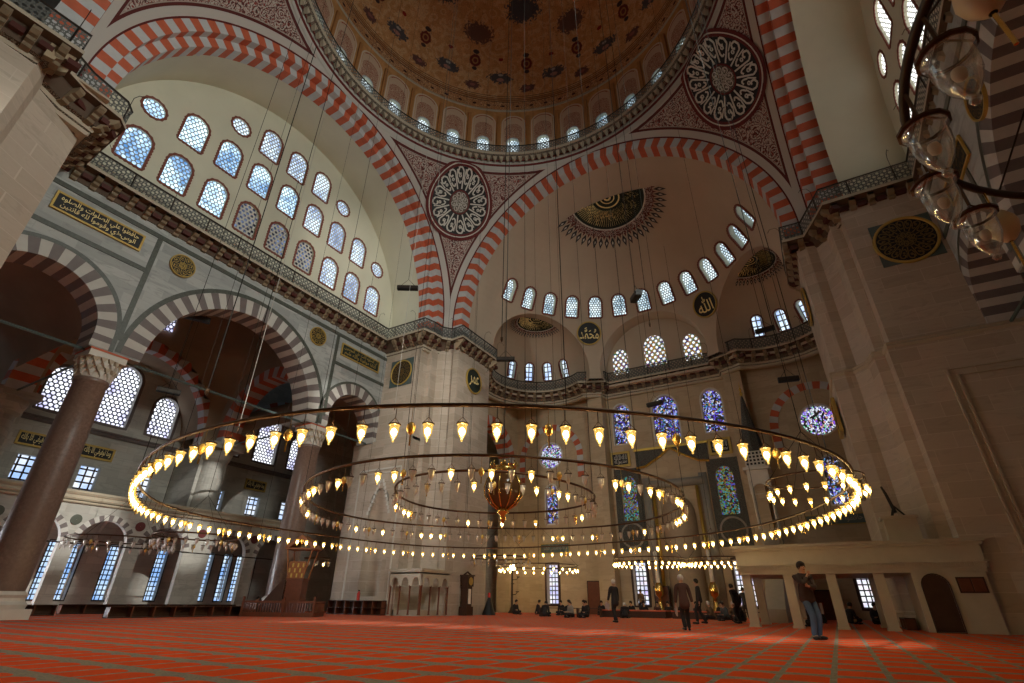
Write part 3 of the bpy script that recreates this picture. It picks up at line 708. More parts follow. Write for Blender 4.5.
bmesh.ops.bisect_plane(bm, geom=bm.verts[:]+bm.edges[:]+bm.faces[:], plane_co=(0, 0, 19.0), plane_no=(0, 0, -1), clear_outer=True)
bm.to_mesh(me); bm.free(); me.update(); base['kind'] = 'structure'
for fr, a in SEMI_W: window(fr, 'arch', 0, 0, 1.12, 1.95, M_hexsm, .42, bpy.data.materials['brick_red_border'], .16, n=10, fo=.11)
for fr, s_ in EXW: window(fr, 'arch', 0, 0, .78, 1.75, M_exwin, .36, bpy.data.materials['brick_red_border'], .12, n=10, fo=.14)
for x, w_, h_, z in ((-3.3, 1.45, 2.5, 21.1), (0, 1.9, 3.1, 21.5), (3.3, 1.45, 2.5, 21.1)):
    window(FQ(27.3), 'point', x, z, w_, h_, M_stC, -.02, None)
mb = MB()   # barrel strip between striped soffit and the half dome
NB = 60; mb.add([FQ(15)(11.58*math.cos(PI*i/NB), 20.6+11.58*math.sin(PI*i/NB), w_) for i in range(NB+1) for w_ in (-.05, .97)], [(2*i, 2*i+1, 2*i+3, 2*i+2) for i in range(NB)])
for s_ in (-1, 1): mb.add([FQ(15)(s_*11.58, z, w_) for z in (19, 20.6) for w_ in (-.02, .9)], [(0, 1, 3, 2)])
mb.build('ceiling_qibla_vault', [M_tan], None, True, kind='structure')
# ---- painted crown of the semi-dome (half medallion with leaf tips)
def semi_pt(r, a, off=.05, c=SC, R=SR):      # r: arc length from the crown, a: direction (0 = +x, 90 = +y)
    th = r/R; return c+Vector((math.sin(th)*math.cos(a), math.sin(th)*math.sin(a), math.cos(th)))*(R-off)
def medallion(P, r_in, r_mid, r_tip, n, a0, a1, seed, mats):
    mb = MB()
    def ringp(r0, r1, off, mi, N=48, M=6):
        vs = [P(r0+(r1-r0)*j/M, a0+(a1-a0)*i/N, off) for j in range(M+1) for i in range(N+1)]; k = N+1
        mb.add(vs, [(j*k+i, j*k+i+1, (j+1)*k+i+1, (j+1)*k+i) for j in range(M) for i in range(N)], mi)
    ringp(.02, r_in, .05, 0); ringp(r_in, r_in*1.04, .07, 2); ringp(r_in*1.04, r_mid, .05, 1); ringp(r_in*.30, r_in*.34, .07, 3); ringp(r_in*.05, r_in*.10, .07, 3); ringp(r_in*.17, r_in*.2, .07, 3)
    for i in range(n):
        a = a0+(a1-a0)*(i+.5)/n; h = (a1-a0)/n*.36; g = r_tip-r_mid
        mb.add([P(r_mid, a, .05), P(r_mid+g*.45, a-h, .05), P(r_mid+g*.6, a-h*.75, .05), P(r_tip, a, .05), P(r_mid+g*.6, a+h*.75, .05), P(r_mid+g*.45, a+h, .05)], [(0, 1, 2, 3, 4, 5)], 4)
        mb.add([P(r_mid+g*.35, a, .07), P(r_mid+g*.5, a-h*.4, .07), P(r_mid+g*.7, a, .07), P(r_mid+g*.5, a+h*.4, .07)], [(0, 1, 2, 3)], 2)
        b = a0+(a1-a0)*i/n; mb.add([P(r_mid*.98, b-h*.6, .06), P(r_mid*.98, b+h*.6, .06), P(r_mid+g*.25, b, .06)], [(0, 1, 2)], 5)
    for k in range(int(14*r_in)):    # gold letter strokes sweeping along the ring
        rnd = random.Random(seed*100+k); a = a0+(a1-a0)*(k+.3)/int(14*r_in); w_ = .03
        def st(pts):
            for q in range(len(pts)-1):
                p, p2 = P(*pts[q], .08), P(*pts[q+1], .08); t = (p2-p); 
                if t.length < 1e-4: continue
                N = (P(pts[q][0]+.02, pts[q][1])-p).cross(P(pts[q][0], pts[q][1]+.02)-p).normalized(); s_ = t.normalized().cross(N)*w_
                mb.add([p-s_, p+s_, p2+s_, p2-s_], [(0, 1, 2, 3)], 3)
        st([(r_in*.42, a), (r_in*.92, a+.02)])
        c = r_in*(.5+.35*rnd.random()); d = (a1-a0)/int(14*r_in); st([(c+.18*math.sin(q*.8), a+d*q*.28) for q in range(8)])
        st([(c-.25, a), (c-.35, a+d*.6), (c-.1, a+d*1.1)])
    trim(mb, mats)
MEDM = [plain('green_black_field', (.02, .03, .022), .7), M_arab, M_whitestone, M_gilts, plain('dark_leaf_paint', (.045, .045, .05), .8), M_darkred]
TILT = Matrix.Rotation(-math.radians(11.3), 3, 'X')
medallion(lambda r, a, off=.05: SC+TILT@(semi_pt(r, a, off)-SC), 3.15, 3.95, 5.1, 25, .02, PI-.02, 4, MEDM)
for s_ in (-1, 1):
    c = Vector((s_*EX, EY, EZ)); base_a = math.atan2(EY-15, s_*EX)
    medallion(lambda r, a, off=.05, c=c: semi_pt(r, a, off, c, ER), 1.9, 2.15, 2.75, 26, base_a-PI/2, base_a+PI/2, 9, MEDM)
# ---- qibla wall (plane y = 28), lower part
WY = 28.0; fq = FQ(WY); mb = MB()
holes = []; qw = []
for x in (-3.95, 0, 3.95): qw.append(('point', x, 15.3, 1.6 if x else 2.15, 3.7 if x else 4.0, M_stA, .35))
for x in (-3.9, 3.9): qw.append(('point', x, 8.75, 1.35, 3.7, M_stB, .3))
for x in (-11.25, 11.25): qw.append(('round', x, 13.25, 2.35, 2.35, M_rose, .3)); qw.append(('point', x, 8.8, 1.15, 3.4, M_stA, .3))
for x in (-11.35, -3.65, 3.95, 11.35): qw.append(('rect', x, 2.2, 1.15, 3.1, M_panesq, .6))
outer = [(-14.9, 0), (14.9, 0), (14.9, 19.4), (-14.9, 19.4)]
plate(mb, outer, [outline(k, u, v, w_, h_, 14) for k, u, v, w_, h_, m, d in qw], fq, .6)
mb.build('wall_qibla', [M_lime2], None, kind='structure')
M_tile = arabesque('dark_tile_panel', (.045, .055, .05), (.13, .15, .13), (.10, .035, .03), 5, .7)
M_sill = plain('grey_stone_surround', (.30, .28, .24), .6)
for k, u, v, w_, h_, m, d in qw:
    if k == 'point' and v < 10 and abs(u) < 5: window(fq, k, u, v, w_, h_, m, d, M_sill, .16, zig=False)
    elif k == 'rect': window(fq, k, u, v, w_, h_, m, d, M_wood, .16, zig=False)
    else: window(fq, k, u, v, w_, h_, m, d, M_whitestone, .13, zig=False)
mb = MB()   # blind red and white arches round the rose windows
for x in (-11.25, 11.25): vouss(mb, fq, x, 12.95, 2.75, 3.35, .05, -.1, 19, mis=(0, 1), leg=2.0, legn=4, faces='fo')
trim(mb, [M_red, M_wht])
mb = MB()   # tile panels of the mihrab wall, hood above the niche, medallion tiles
for x in (-3.9, 3.9):
    P_ = [(x-1.2, 4.6), (x+1.2, 4.6), (x+1.2, 11.2), (x-1.2, 11.2)]; 
    tri = MB(); plate(mb, P_, [outline('point', x, 8.75, 1.35, 3.7, 14, .0)], FQ(WY-.04), .04, 0)
    mb.lathe([(1.0, 0), (1.0, .06), (.85, .08)], 32, (x, 5.75, 0), 1, fr=lambda a, b, c: FQ(WY-.05)(a, b, c)); mb.lathe([(.84, .06), (.01, .065)], 32, (x, 5.75, 0), 0, fr=lambda a, b, c: FQ(WY-.05)(a, b, c))
trim(mb, [M_tile, M_sill])
mb = MB(); hood = [(-3.0, 12.55), (-3.0, 11.1), (-2.2, 11.2), (-.9, 11.9), (0, 12.55), (.9, 11.9), (2.2, 11.2), (3.0, 11.1), (3.0, 12.55)]
mb.prism(hood[::-1], 0, .12, fq, 0)
for a, b in ((1, 2), (2, 3), (3, 4), (4, 5), (5, 6), (6, 7)):
    p, q = hood[a], hood[b]; mb.tube([fq(p[0], p[1], .14), fq(q[0], q[1], .14)], .09, 5, mi=1)
mb.box(-3.1, 3.1, 12.55, 12.75, 0, .2, 1, fq)
# niche proper
niche = outline('point', 0, 4.2, 2.6, 8.4, 14); trim(mb, [M_tile, M_gilt])
mb = MB(); mb.lathe([(1.3*math.cos(q), 7.0+1.6*math.sin(q)) if q >= 0 else (1.3, 0) for q in (-1, 0, .3, .6, .9, 1.2, 1.5)], 20, (0, WY+.02, 0), 0, a0=PI*1.0, a1=PI*2.0, flute=.04)
for s_ in (-1, 1): mb.tube([(s_*1.75, WY-.3, 0), (s_*1.75, WY-.3, 9.2)], .13, 10, mi=1)
mb.box(-2.4, 2.4, 9.3, 9.9, 0, .32, 2, fq); mb.box(-2.6, -2.0, 0, 10.2, 0, .22, 2, fq); mb.box(2.0, 2.6, 0, 10.2, 0, .22, 2, fq)
trim(mb, [plain('mihrab_marble', (.34, .27, .20), .5), M_gilt, M_sill], True)
# mihrab wall pilasters
mb = MB()
for s_ in (-1, 1):
    a, b = (5.35, 6.7) if s_ > 0 else (-6.7, -5.35)
    mb.box(a, b, 26.9, 28.05, 0, 18.6)
trim(mb, [M_lime2])
# side walls of the qibla bay with tall striped arches to the corner rooms
for s_, nm in ((-1, 'left'), (1, 'right')):
    fr = (FL if s_ < 0 else FR)(s_*14.9); mb = MB()
    plate(mb, [(17.0, 0), (28.05, 0), (28.05, 19.4), (17.0, 19.4)], [archhole(23.4, 12.2, 3.3, .02, 24)], fr, 1.3)
    mb.build('wall_qibla_bay_%s' % nm, [M_lime2], None, kind='structure')
    mb = MB(); vouss(mb, fr, 23.4, 12.2, 3.28, 4.15, .05, -1.3, 21, mis=(0, 1), leg=1.6, legn=3); trim(mb, [M_red, M_wht])
    mb = MB(); mb.box(s_*26 if s_ < 0 else 16.2, s_*16.2 if s_ < 0 else 26, 28, 28.3, 0, 19); mb.box(s_*26-.15, s_*26+.15, 12, 28, 0, 19)
    mb.box(min(s_*16, s_*26), max(s_*16, s_*26), 15, 28, 18.2, 18.4); mb.build('wall_corner_room_%s' % nm, [M_aisle], None, kind='structure')
# underside between wall face and exedra balcony
mb = MB(); arcL = [(-EX+4.45*math.cos(a), EY+4.45*math.sin(a)) for a in [math.radians(225-(225-50)*i/24) for i in range(25)]]
for s_ in (-1, 1):
    poly = [(-15.0, 17.3)]+[(-15.0, 28.05), (-5.0, 28.05), (-5.0, 27.0), (-6.5, 25.6)]+arcL[::-1]+[(-12.6, 17.3)]
    poly = [(p[0]*-s_, p[1]) for p in poly]
    mb.prism(poly, 18.55, 18.75, lambda u, v, w_: Vector((u, v, w_)))
mb.prism([(-5.1, 26.8), (5.1, 26.8), (5.1, 28.05), (-5.1, 28.05)], 18.55, 18.75, lambda u, v, w_: Vector((u, v, w_)))
mb.build('ceiling_under_exedra', [M_tan], None, kind='structure')

# ================================================================== GALLERY BALCONIES
def arc(cx, cy, r, d0, d1, n=18): return [(cx+r*math.cos(math.radians(d0+(d1-d0)*i/n)), cy+r*math.sin(math.radians(d0+(d1-d0)*i/n))) for i in range(n+1)]
left = [(-16.7, -10.35), (-16.7, 10.25), (-13.0, 10.28), (-12.75, 11.2), (-12.7, 12.1), (-12.2, 12.75), (-11.1, 12.65), (-11.05, 17.6)]
mid = [(-11.05, 17.6), (-12.2, 18.6)]+arc(-EX, EY, 4.2, 222, 54)[0:]+[(-4.65, 26.3), (-4.5, 26.9), (4.5, 26.9), (4.65, 26.3)]+[(-x, y) for x, y in arc(-EX, EY, 4.2, 222, 54)[::-1]]+[(12.2, 18.6), (11.3, 16.9)]
right = [(11.3, 16.9), (11.35, 12.15), (12.4, 12.2), (12.9, 11.0), (13.35, 9.85), (17.15, 9.85), (17.15, -10.6)]
backl = [(-11.0, -17.5), (-10.6, -13.0), (-11.9, -12.9), (-12.25, -12.2), (-12.5, -10.8), (-12.9, -10.45), (-16.7, -10.35)]
def balcony(name, path, off=.85, zt=20.0, pitch=.78):
    mb = MB(); path_band(mb, path, zt-.95, zt-.06, mi=0); o = mb.build(name, [M_rail], None, kind='structure')
    m2 = MB(); m2.tube([(x, y, zt) for x, y in path], .05, 5); m2.tube([(x, y, zt-.93) for x, y in path], .06, 5, mi=1)
    # posts
    L = 0; seg = []
    for i in range(len(path)-1):
        a, b = path[i], path[i+1]; l = math.hypot(b[0]-a[0], b[1]-a[1]); seg.append((L, l, a, b)); L += l
    def at(d):
        for s0, l, a, b in seg:
            if d <= s0+l+1e-6: t = (d-s0)/l; return (a[0]+(b[0]-a[0])*t, a[1]+(b[1]-a[1])*t), (-(b[1]-a[1])/l, (b[0]-a[0])/l)
        return b, (-(b[1]-a[1])/l, (b[0]-a[0])/l)
    k = int(L/1.9)
    for i in range(k+1):
        p, n = at(L*i/k); m2.tube([(p[0], p[1], zt-.95), (p[0], p[1], zt+.02)], .035, 4)
        if i % 2 == 0: m2.tube([(p[0], p[1], zt), (p[0], p[1], zt+.5), (p[0]-n[0]*.15, p[1]-n[1]*.15, zt+.72), (p[0]-n[0]*.45, p[1]-n[1]*.45, zt+.72), (p[0]-n[0]*.6, p[1]-n[1]*.6, zt+.5)], .014, 4)
    m2.build('hand_rail', [M_iron, M_moulding], o)
    # slab, brackets, cornice
    m3 = MB()
    nor = path_normals(path); 
    def P(i, off_, z): return (path[i][0]+nor[i][0]*off_, path[i][1]+nor[i][1]*off_, z)
    n = len(path)
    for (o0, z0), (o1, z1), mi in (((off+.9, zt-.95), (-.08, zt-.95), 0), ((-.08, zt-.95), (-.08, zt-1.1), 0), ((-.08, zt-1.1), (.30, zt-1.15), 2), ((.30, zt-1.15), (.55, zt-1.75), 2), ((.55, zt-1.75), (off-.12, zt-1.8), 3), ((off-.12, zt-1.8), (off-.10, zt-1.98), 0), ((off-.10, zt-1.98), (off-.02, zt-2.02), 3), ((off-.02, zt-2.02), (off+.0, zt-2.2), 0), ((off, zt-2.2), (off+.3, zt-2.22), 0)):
        vs = []
        for i in range(n): vs += [P(i, o0, z0), P(i, o1, z1)]
        m3.add(vs, [(2*i, 2*i+1, 2*i+3, 2*i+2) for i in range(n-1)], mi)
    k = max(2, int(L/pitch))
    for i in range(k+1):
        p, nn = at(L*i/k); tx, ty = nn[1], -nn[0]
        fr = frame((p[0], p[1], zt), (tx, ty, 0), (0, 0, 1), (nn[0], nn[1], 0)); prof = [(0.0, -1.1), (0.0, -1.27), (.12, -1.42), (.26, -1.46), (.28, -1.60), (.44, -1.66), (.47, -1.80), (off-.1, -1.85), (off-.1, -1.1)]
        f2 = lambda u, v, w_, fr=fr: fr(w_, v, u)
        for q in range(len(prof)-2):   # banded bracket in stone and paint stripes
            (u0, v0), (u1, v1) = prof[q], prof[q+1]
            m3.add([f2(u0, v0, -.13), f2(u0, v0, .13), f2(u1, v1, .13), f2(u1, v1, -.13)], [(0, 1, 2, 3)], (0, 1)[q % 2])
        m3.prism(prof, -.13, .13, f2, 1)
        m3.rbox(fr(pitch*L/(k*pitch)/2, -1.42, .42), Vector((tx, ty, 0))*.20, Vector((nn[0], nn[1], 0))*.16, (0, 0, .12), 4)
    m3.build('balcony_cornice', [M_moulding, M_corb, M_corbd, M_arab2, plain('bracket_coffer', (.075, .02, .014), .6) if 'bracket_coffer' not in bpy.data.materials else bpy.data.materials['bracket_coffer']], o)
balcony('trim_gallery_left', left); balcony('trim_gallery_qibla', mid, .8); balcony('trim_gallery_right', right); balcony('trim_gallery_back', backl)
# gallery floor behind rails
mb = MB(); mb.box(-17.6, -12.9, 10.9, 18, 19.0, 19.1); mb.box(13.2, 17.8, 10.2, 17, 19.0, 19.1); mb.box(-13.2, -11.5, 13, 18, 19.0, 19.1); mb.box(11.7, 13.2, 12.8, 17.6, 19.0, 19.1); mb.box(-17.6, -12.0, -18, -11.4, 19.0, 19.1)
trim(mb, [M_moulding])

# ================================================================== ELEPHANT PIERS
def pier(name, prof, z0, z1, mats=None, wide=0):
    mb = MB(); mb.prism(prof, z0, z1, lambda u, v, w_: Vector((u, v, w_))); return mb.build(name, mats or [M_lime], None, kind='structure')
PL = [(-17.6, 11.1), (-13.75, 11.1), (-13.75, 11.9), (-13.35, 11.9), (-13.35, 12.6), (-12.95, 12.75), (-12.2, 13.35), (-12.2, 13.05), (-11.7, 13.05), (-11.7, 17.5), (-17.6, 17.5)]
pier('wall_pier_left_upper', PL, 10.9, 19.2)
# lower stage is a little wider and carries a tall pointed niche
fn = FQ(10.85); mb = MB(); hole = outline('point', -15.85, 4.3, 1.75, 6.6, 14)
plate(mb, [(-19.1, 0), (-13.6, 0), (-13.6, 11.0), (-19.1, 11.0)], [hole], fn, .06)
mb.lathe([(.88, .95), (.88, 5.4), (.8, 6.0), (.62, 6.6), (.38, 7.15), (.15, 7.5), (.01, 7.62)], 24, (-15.85, 10.9, 0), a0=0, a1=PI)
mb.build('wall_pier_left_face', [M_lime], None, kind='structure'); mb = MB()
path_band(mb, [(-13.6, 10.85), (-13.6, 11.75), (-13.2, 11.75), (-13.2, 12.5), (-12.8, 12.6), (-12.05, 13.1), (-12.05, 12.85), (-11.5, 12.85), (-11.5, 17.6), (-19.1, 17.6), (-19.1, 10.85)], 2.55, 11.0)
f1 = MB(); path_band(f1, [(-13.6, 10.85), (-13.6, 17.6), (-19.1, 17.6), (-19.1, 10.85)], 0, 2.56); f1.build('wall_pier_left_foot', [M_lime], None, kind='structure')
f2 = MB(); path_band(f2, [(-13.6, 13.1), (-11.5, 13.1), (-11.5, 17.6), (-13.6, 17.6)], 0, 2.56); f2.build('wall_pier_left_foot', [M_lime], None, kind='structure')
mb.prism([(-13.65, 10.85), (-13.2, 11.75), (-12.8, 12.6), (-11.5, 12.85), (-11.5, 13.2), (-13.65, 13.2)], 2.53, 2.55, lambda u, v, w_: Vector((u, v, w_)))
mb.box(-19.1, -13.6, 10.95, 17.5, 10.8, 11.0); mb.box(-13.6, -11.6, 12.9, 17.5, 10.8, 11.0)
mb.build('wall_pier_left_lower', [M_lime], None, kind='structure')
mb = MB()
for a in (-18.0, -14.2): mb.box(a-.05, a+.05, .6, 8.9, 0, .06, 1, fn)
mb.box(-18.0, -14.2, 8.85, 8.97, 0, .06, 1, fn); mb.box(-17.8, -14.4, 8.6, 8.66, 0, .05, 1, fn)
for i in range(9):   # toothed muqarnas steps on the niche head
    for s_ in (-1, 1):
        x = -15.85+s_*(.95-.1*i); z = 6.0+.26*i; mb.box(x-.09, x+.09, z-.1, z+.13, -.5, .03, 1, fn)
trim(mb, [M_mauve, M_whitestone, M_lime])
PR = [(17.9, 10.25), (13.95, 10.25), (13.9, 10.9), (13.45, 10.95), (13.3, 11.9), (12.8, 12.6), (12.35, 12.5), (11.85, 12.65), (11.8, 17.4), (17.9, 17.4)]
pier('wall_pier_right_upper', PR, 10.7, 19.2)
PR2 = [(18.6, 10.0), (13.75, 10.0), (13.7, 10.7), (13.3, 10.75), (13.1, 11.7), (12.6, 12.35), (12.2, 12.3), (11.65, 12.45), (11.6, 17.6), (18.6, 17.6)]
pier('wall_pier_right_lower', PR2, 0, 10.72)
mb = MB()   # string course and panel moulding on right pier
def around(mb, prof, z, d, h, mi=0):
    m = [(x, y, z) for x, y in prof]; mb.tube(m, d, 6, mi=mi); mb.tube([(x, y, z+h) for x, y in prof], d*.6, 6, mi=mi)
around(mb, [(19.5, 10.0)]+PR2[1:-1], 10.75, .1, .16); around(mb, PR2[1:-1], .25, .12, .3)
fr10 = FQ(9.98)
for r_ in (0, .28): mb.tube([fr10(14.9+r_+.55, .6, .02), fr10(14.9+r_, 9.3-r_, .02), fr10(19.0, 9.3-r_, .02)][0:0] or [fr10(15.35+r_, .8, .02), fr10(15.35+r_, 9.3-r_, .02), fr10(18.6, 9.3-r_, .02)], .06, 5)
trim(mb, [M_moulding])
mb = MB(); hole = MB(); fN = FQ(9.985)   # dark muqarnas niche of the right pier
pts = [(17.0, .6), (18.5, .6), (18.5, 8.2), (18.1, 8.2)]; mb.prism([(17.05, 5.0), (18.6, 5.0), (18.6, 8.6), (18.2, 8.2), (17.9, 7.6), (17.6, 6.9), (17.4, 6.2), (17.2, 5.6)], 0, .03, fN, 0)
for i in range(8): mb.box(17.05+.14*i-.1, 17.05+.14*i+.07, 5.0+.42*i, 5.25+.42*i, 0, .16, 1, fN)
trim(mb, [M_mauve, M_lime])
PB = [(-17.6, -11.2), (-13.75, -11.4), (-13.4, -11.9), (-13.1, -12.4), (-12.6, -13.2), (-11.9, -13.4), (-11.5, -13.7), (-11.5, -22), (-17.6, -22)]
pier('wall_pier_back_left', PB, 0, 19.2)
# back-right pier stands behind the camera: only its mass
# ================================================================== SIDE COLUMNS
def column(x, y, label):
    t = thing('marble_column', label, 'column', (x, y, 0), 0, None); t['kind'] = 'thing'
    mb = MB(); mb.box(-.9, .9, -.9, .9, 0, .35); mb.lathe([(.92, .35), (.95, .5), (.84, .62), (.82, .72), (.88, .82), (.76, .95)], 28); mb.build('base', [M_whitestone], t, False, world=False)
    mb = MB(); mb.lathe([(.72, .9), (.74, 1.2), (.72, 4), (.68, 7), (.63, 9.35), (.68, 9.4), (.70, 9.5), (.66, 9.6)], 32); mb.build('shaft', [M_porph], t, True, world=False)
    mb = MB(); mb.lathe([(.63, 9.6), (.66, 9.75)], 32)
    for k in range(4):      # stalactite tiers
        z = 9.72+.2*k; r = .64+.045*k; n = 12+2*k
        for i in range(n):
            a = 2*PI*(i+.5*(k % 2))/n; c, s_ = math.cos(a), math.sin(a)
            f = lambda u, v, w_, c=c, s_=s_, r=r: Vector(((r+w_)*c-u*s_, (r+w_)*s_+u*c, v))
            mb.prism([(-.13, z+.2), (0, z-.05), (.13, z+.2)], -.12, .10, f, k % 2)
        mb.lathe([(r-.04, z), (r+.01, z+.2)], 24)
    mb.box(-.76, .76, -.76, .76, 10.5, 10.85); mb.box(-.79, .79, -.79, .79, 10.80, 10.88, 2)
    mb.build('capital', [M_whitestone, M_moulding, M_red], t, False, world=False)
    return t
column(-18.0, -6.22, 'thick reddish brown porphyry column at the far left, nearest the camera')
column(-18.0, 6.1, 'reddish brown porphyry column behind the wooden preaching chair')
column(18.0, -6.8, 'reddish brown porphyry column of the right arcade')
# tie rods
mb = MB(); mb.tube([(-17.9, -11.2, 10.85), (-17.9, 11.0, 10.95)], .07, 5); mb.tube([(-18.05, 6.1, 10.9), (-27.5, 6.1, 10.9)], .06, 5); mb.tube([(-18.05, -6.35, 10.9), (-27.5, -6.35, 10.9)], .06, 5); mb.tube([(17.9, 10.2, 10.9), (17.9, -11, 10.9)], .07, 5)
trim(mb, [M_tie])
# ================================================================== LEFT AISLE
# transverse arches from columns to the outer piers, lunette arch on the outer wall
def aisle():
    XO = -31.0
    for i, y in enumerate((6.1, -6.35)):
        fr = frame((-23.2, y, 0), (1, 0, 0), (0, 0, 1), (0, -1, 0)); mb = MB()
        vouss(mb, fr, 0, 11.4, 3.9, 4.7, .62, -.62, 25, leg=.5, legn=1); vouss(mb, fr, 0, 11.4, 3.9, 4.7, -.62, -.62, 25, leg=.5, legn=1, faces='f'); trim(mb, [M_red, M_wht])
        mb = MB(); lo = [(-4.7, 10.9)]+[(-4.7*math.cos(PI*k/30), 11.4+4.7*math.sin(PI*k/30)) for k in range(31)]+[(4.7, 10.9), (5.2, 10.9), (5.2, 17.4), (-8.0, 17.4), (-8.0, 10.9)]
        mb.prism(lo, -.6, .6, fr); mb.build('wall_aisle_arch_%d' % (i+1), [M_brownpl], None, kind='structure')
    fr = FL(-28.9); mb = MB(); vouss(mb, fr, -.1, 11.5, 4.95, 5.7, 0, -.8, 31, leg=.6, legn=1); trim(mb, [M_red, M_wht])
    mb = MB(); lo = [(-5.75, 10.9)]+[(-.1-5.65*math.cos(PI*k/30), 11.5+5.65*math.sin(PI*k/30)) for k in range(31)]+[(5.55, 10.9), (5.75, 10.9), (5.75, 18.6), (-6.0, 18.6), (-6.0, 10.9)]
    mb.prism(lo, -.7, -.02, fr); mb.add([fr(-.1-4.97*math.cos(PI*k/30), 11.5+4.97*math.sin(PI*k/30), w_) for k in range(31) for w_ in (-.7, -3.1)], [(2*k, 2*k+1, 2*k+3, 2*k+2) for k in range(30)]); mb.build('wall_aisle_lunette_arch', [M_brownpl], None, kind='structure')
    # bay vault: pendentive revolve + dome
    cx, cy, h = -23.2, -.1, 5.6
    mb = MB(); rho0 = 5.65
    def rho(z): return math.sqrt(h*h+max(0, 5.5**2-(z-11.9)**2)) if z < 17.4 else h
    N = 72; rows = []
    zs = [11.0+6.6*j/20 for j in range(21)]+[17.6+5.6*math.sin(PI/2*j/16) for j in range(1, 17)]
    vs = []
    for j, z in enumerate(zs):
        r = rho(z) if j <= 20 else h*math.cos(PI/2*(j-20)/16)
        for i in range(N):
            a = 2*PI*i/N; x, y = r*math.cos(a), r*math.sin(a); vs.append((cx+max(-5.7, min(5.2, x)), cy+max(-h, min(h, y)), z))
    mb.add(vs, [(j*N+i, j*N+(i+1) % N, (j+1)*N+(i+1) % N, (j+1)*N+i) for j in range(len(zs)-1) for i in range(N)])
    # drop faces lying flat on the arch planes
    keep = []; V = mb.v
    for f in mb.f:
        pts = [V[i] for i in f]; z = sum(p[2] for p in pts)/4
        flat = (all(abs(abs(p[1]-cy)-h) < .02 for p in pts) or all(p[0]-cx > 5.18 for p in pts) or all(p[0]-cx < -5.68 for p in pts)) and z < 17.6
        keep.append(not flat)
    mb.mi = [m for m, k in zip(mb.mi, keep) if k]; mb.uv = [m for m, k in zip(mb.uv, keep) if k]; mb.f = [m for m, k in zip(mb.f, keep) if k]
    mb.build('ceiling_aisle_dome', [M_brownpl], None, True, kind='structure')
    for a in (PI,):
        z = 19.0; r = h*math.cos(math.asin((z-17.6)/5.6))-.1; d = Vector((math.cos(a), math.sin(a), 0)); fr = frame((cx+d.x*r, cy+d.y*r, z), (-d.y, d.x, 0), (0, 0, 1), (-d.x, -d.y, 0))
        window(fr, 'arch', 0, 0, 1.0, 1.9, M_hexwhite, -.03, None)
    # small bays either side of the big one
    for y0, y1 in ((6.7, 17.0), (-18.0, -6.9)):
        mb = MB(); cyy = (y0+y1)/2; hw = (y1-y0)/2
        vs = [(x, cyy-hw*math.cos(PI*i/20), 12.0+3.4*math.sin(PI*i/20)) for i in range(21) for x in (-32, -18.8)]
        mb.add(vs, [(2*i, 2*i+1, 2*i+3, 2*i+2) for i in range(20)])
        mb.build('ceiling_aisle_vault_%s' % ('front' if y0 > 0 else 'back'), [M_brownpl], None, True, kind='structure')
        mb = MB()
        for q in (-28.9,): 
            fr = frame((q, cyy, 0), (0, 1, 0), (0, 0, 1), (1, 0, 0)); vouss(mb, fr, 0, 11.6, min(hw, 4.6)-.9, min(hw, 4.6), .4, -.4, 19, leg=.6, legn=1)
        trim(mb, [M_red, M_wht])
    # ---- outer wall, upper storey (x = -32) with windows
    fr = FL(-32.0); wins = []
    for yb in (0.05, 13.5, -13.3):
        for k, dv, w_, h_ in ((-3.3, 13.05, 1.7, 3.0), (0, 13.75, 2.1, 4.4), (3.3, 13.05, 1.7, 3.0)):
            wins.append(('arch', yb+k+(-1.2 if yb > 5 else 0), dv, w_, h_, M_hexwhite))
        for k in (-3.3, 0, 3.3): wins.append(('rect', yb+k+(-1.2 if yb > 5 else 0), 7.8, 1.15, 1.55, M_panes2))
    mb = MB(); plate(mb, [(-20, 5.8), (20, 5.8), (20, 19), (-20, 19)], [outline(k, u, v, w_, h_, 12) for k, u, v, w_, h_, m in wins], fr, .4)
    mb.build('wall_left_outer', [M_aisle], None, kind='structure')
    for k, u, v, w_, h_, m in wins:
        window(fr, k, u, v, w_, h_, m, .38, M_mauve if k == 'arch' else M_aisle, .2 if k == 'arch' else .26, zig=False)
    mb = MB()   # string courses
    for z, d in ((10.75, .12), (10.95, .08), (6.25, .1)): mb.tube([(-31.95, -20, z), (-31.95, 20, z)], d, 6)
    trim(mb, [M_mauve])
    # engaged piers with half columns
    mb = MB()
    for y in (6.2, -6.4):
        mb.box(-32, -28.6, y-1.05, y+1.05, 5.8, 10.9); mb.lathe([(.95, 5.8), (.85, 6.2), (.8, 9.7), (.95, 9.9), (1.1, 10.4), (1.15, 10.9)], 24, (-28.6, y, 0))
        mb.box(-29.9, -27.2, y-1.25, y+1.25, 10.6, 11.0)
    mb.build('wall_aisle_piers', [M_aisle], None, kind='structure')
    # ---- lower arcade (x = -26.2) carrying the aisle gallery
    fr = FL(-26.2); cs = [-10.4, -6.9, -3.4, -.1, 3.25, 7.6, 11.0, 14.4]; holes = []
    lo = []
    for c in cs: lo += [(c-1.28, 0)]+[(c-1.28*math.cos(PI*k/24), 3.45+1.28*math.sin(PI*k/24)) for k in range(25)]+[(c+1.28, 0)]
    poly = [(-20, 0)]+lo+[(18, 0), (18, 6.0), (-20, 6.0)]
    mb = MB(); mb.prism(poly, -.35, 0, fr); mb.build('wall_left_arcade', [M_aisle], None, kind='structure')
    mb = MB()
    for c in cs: vouss(mb, fr, c, 3.45, 1.26, 1.58, .03, .0, 19, faces='fo')
    trim(mb, [M_offw, M_mauve])
    mb = MB()
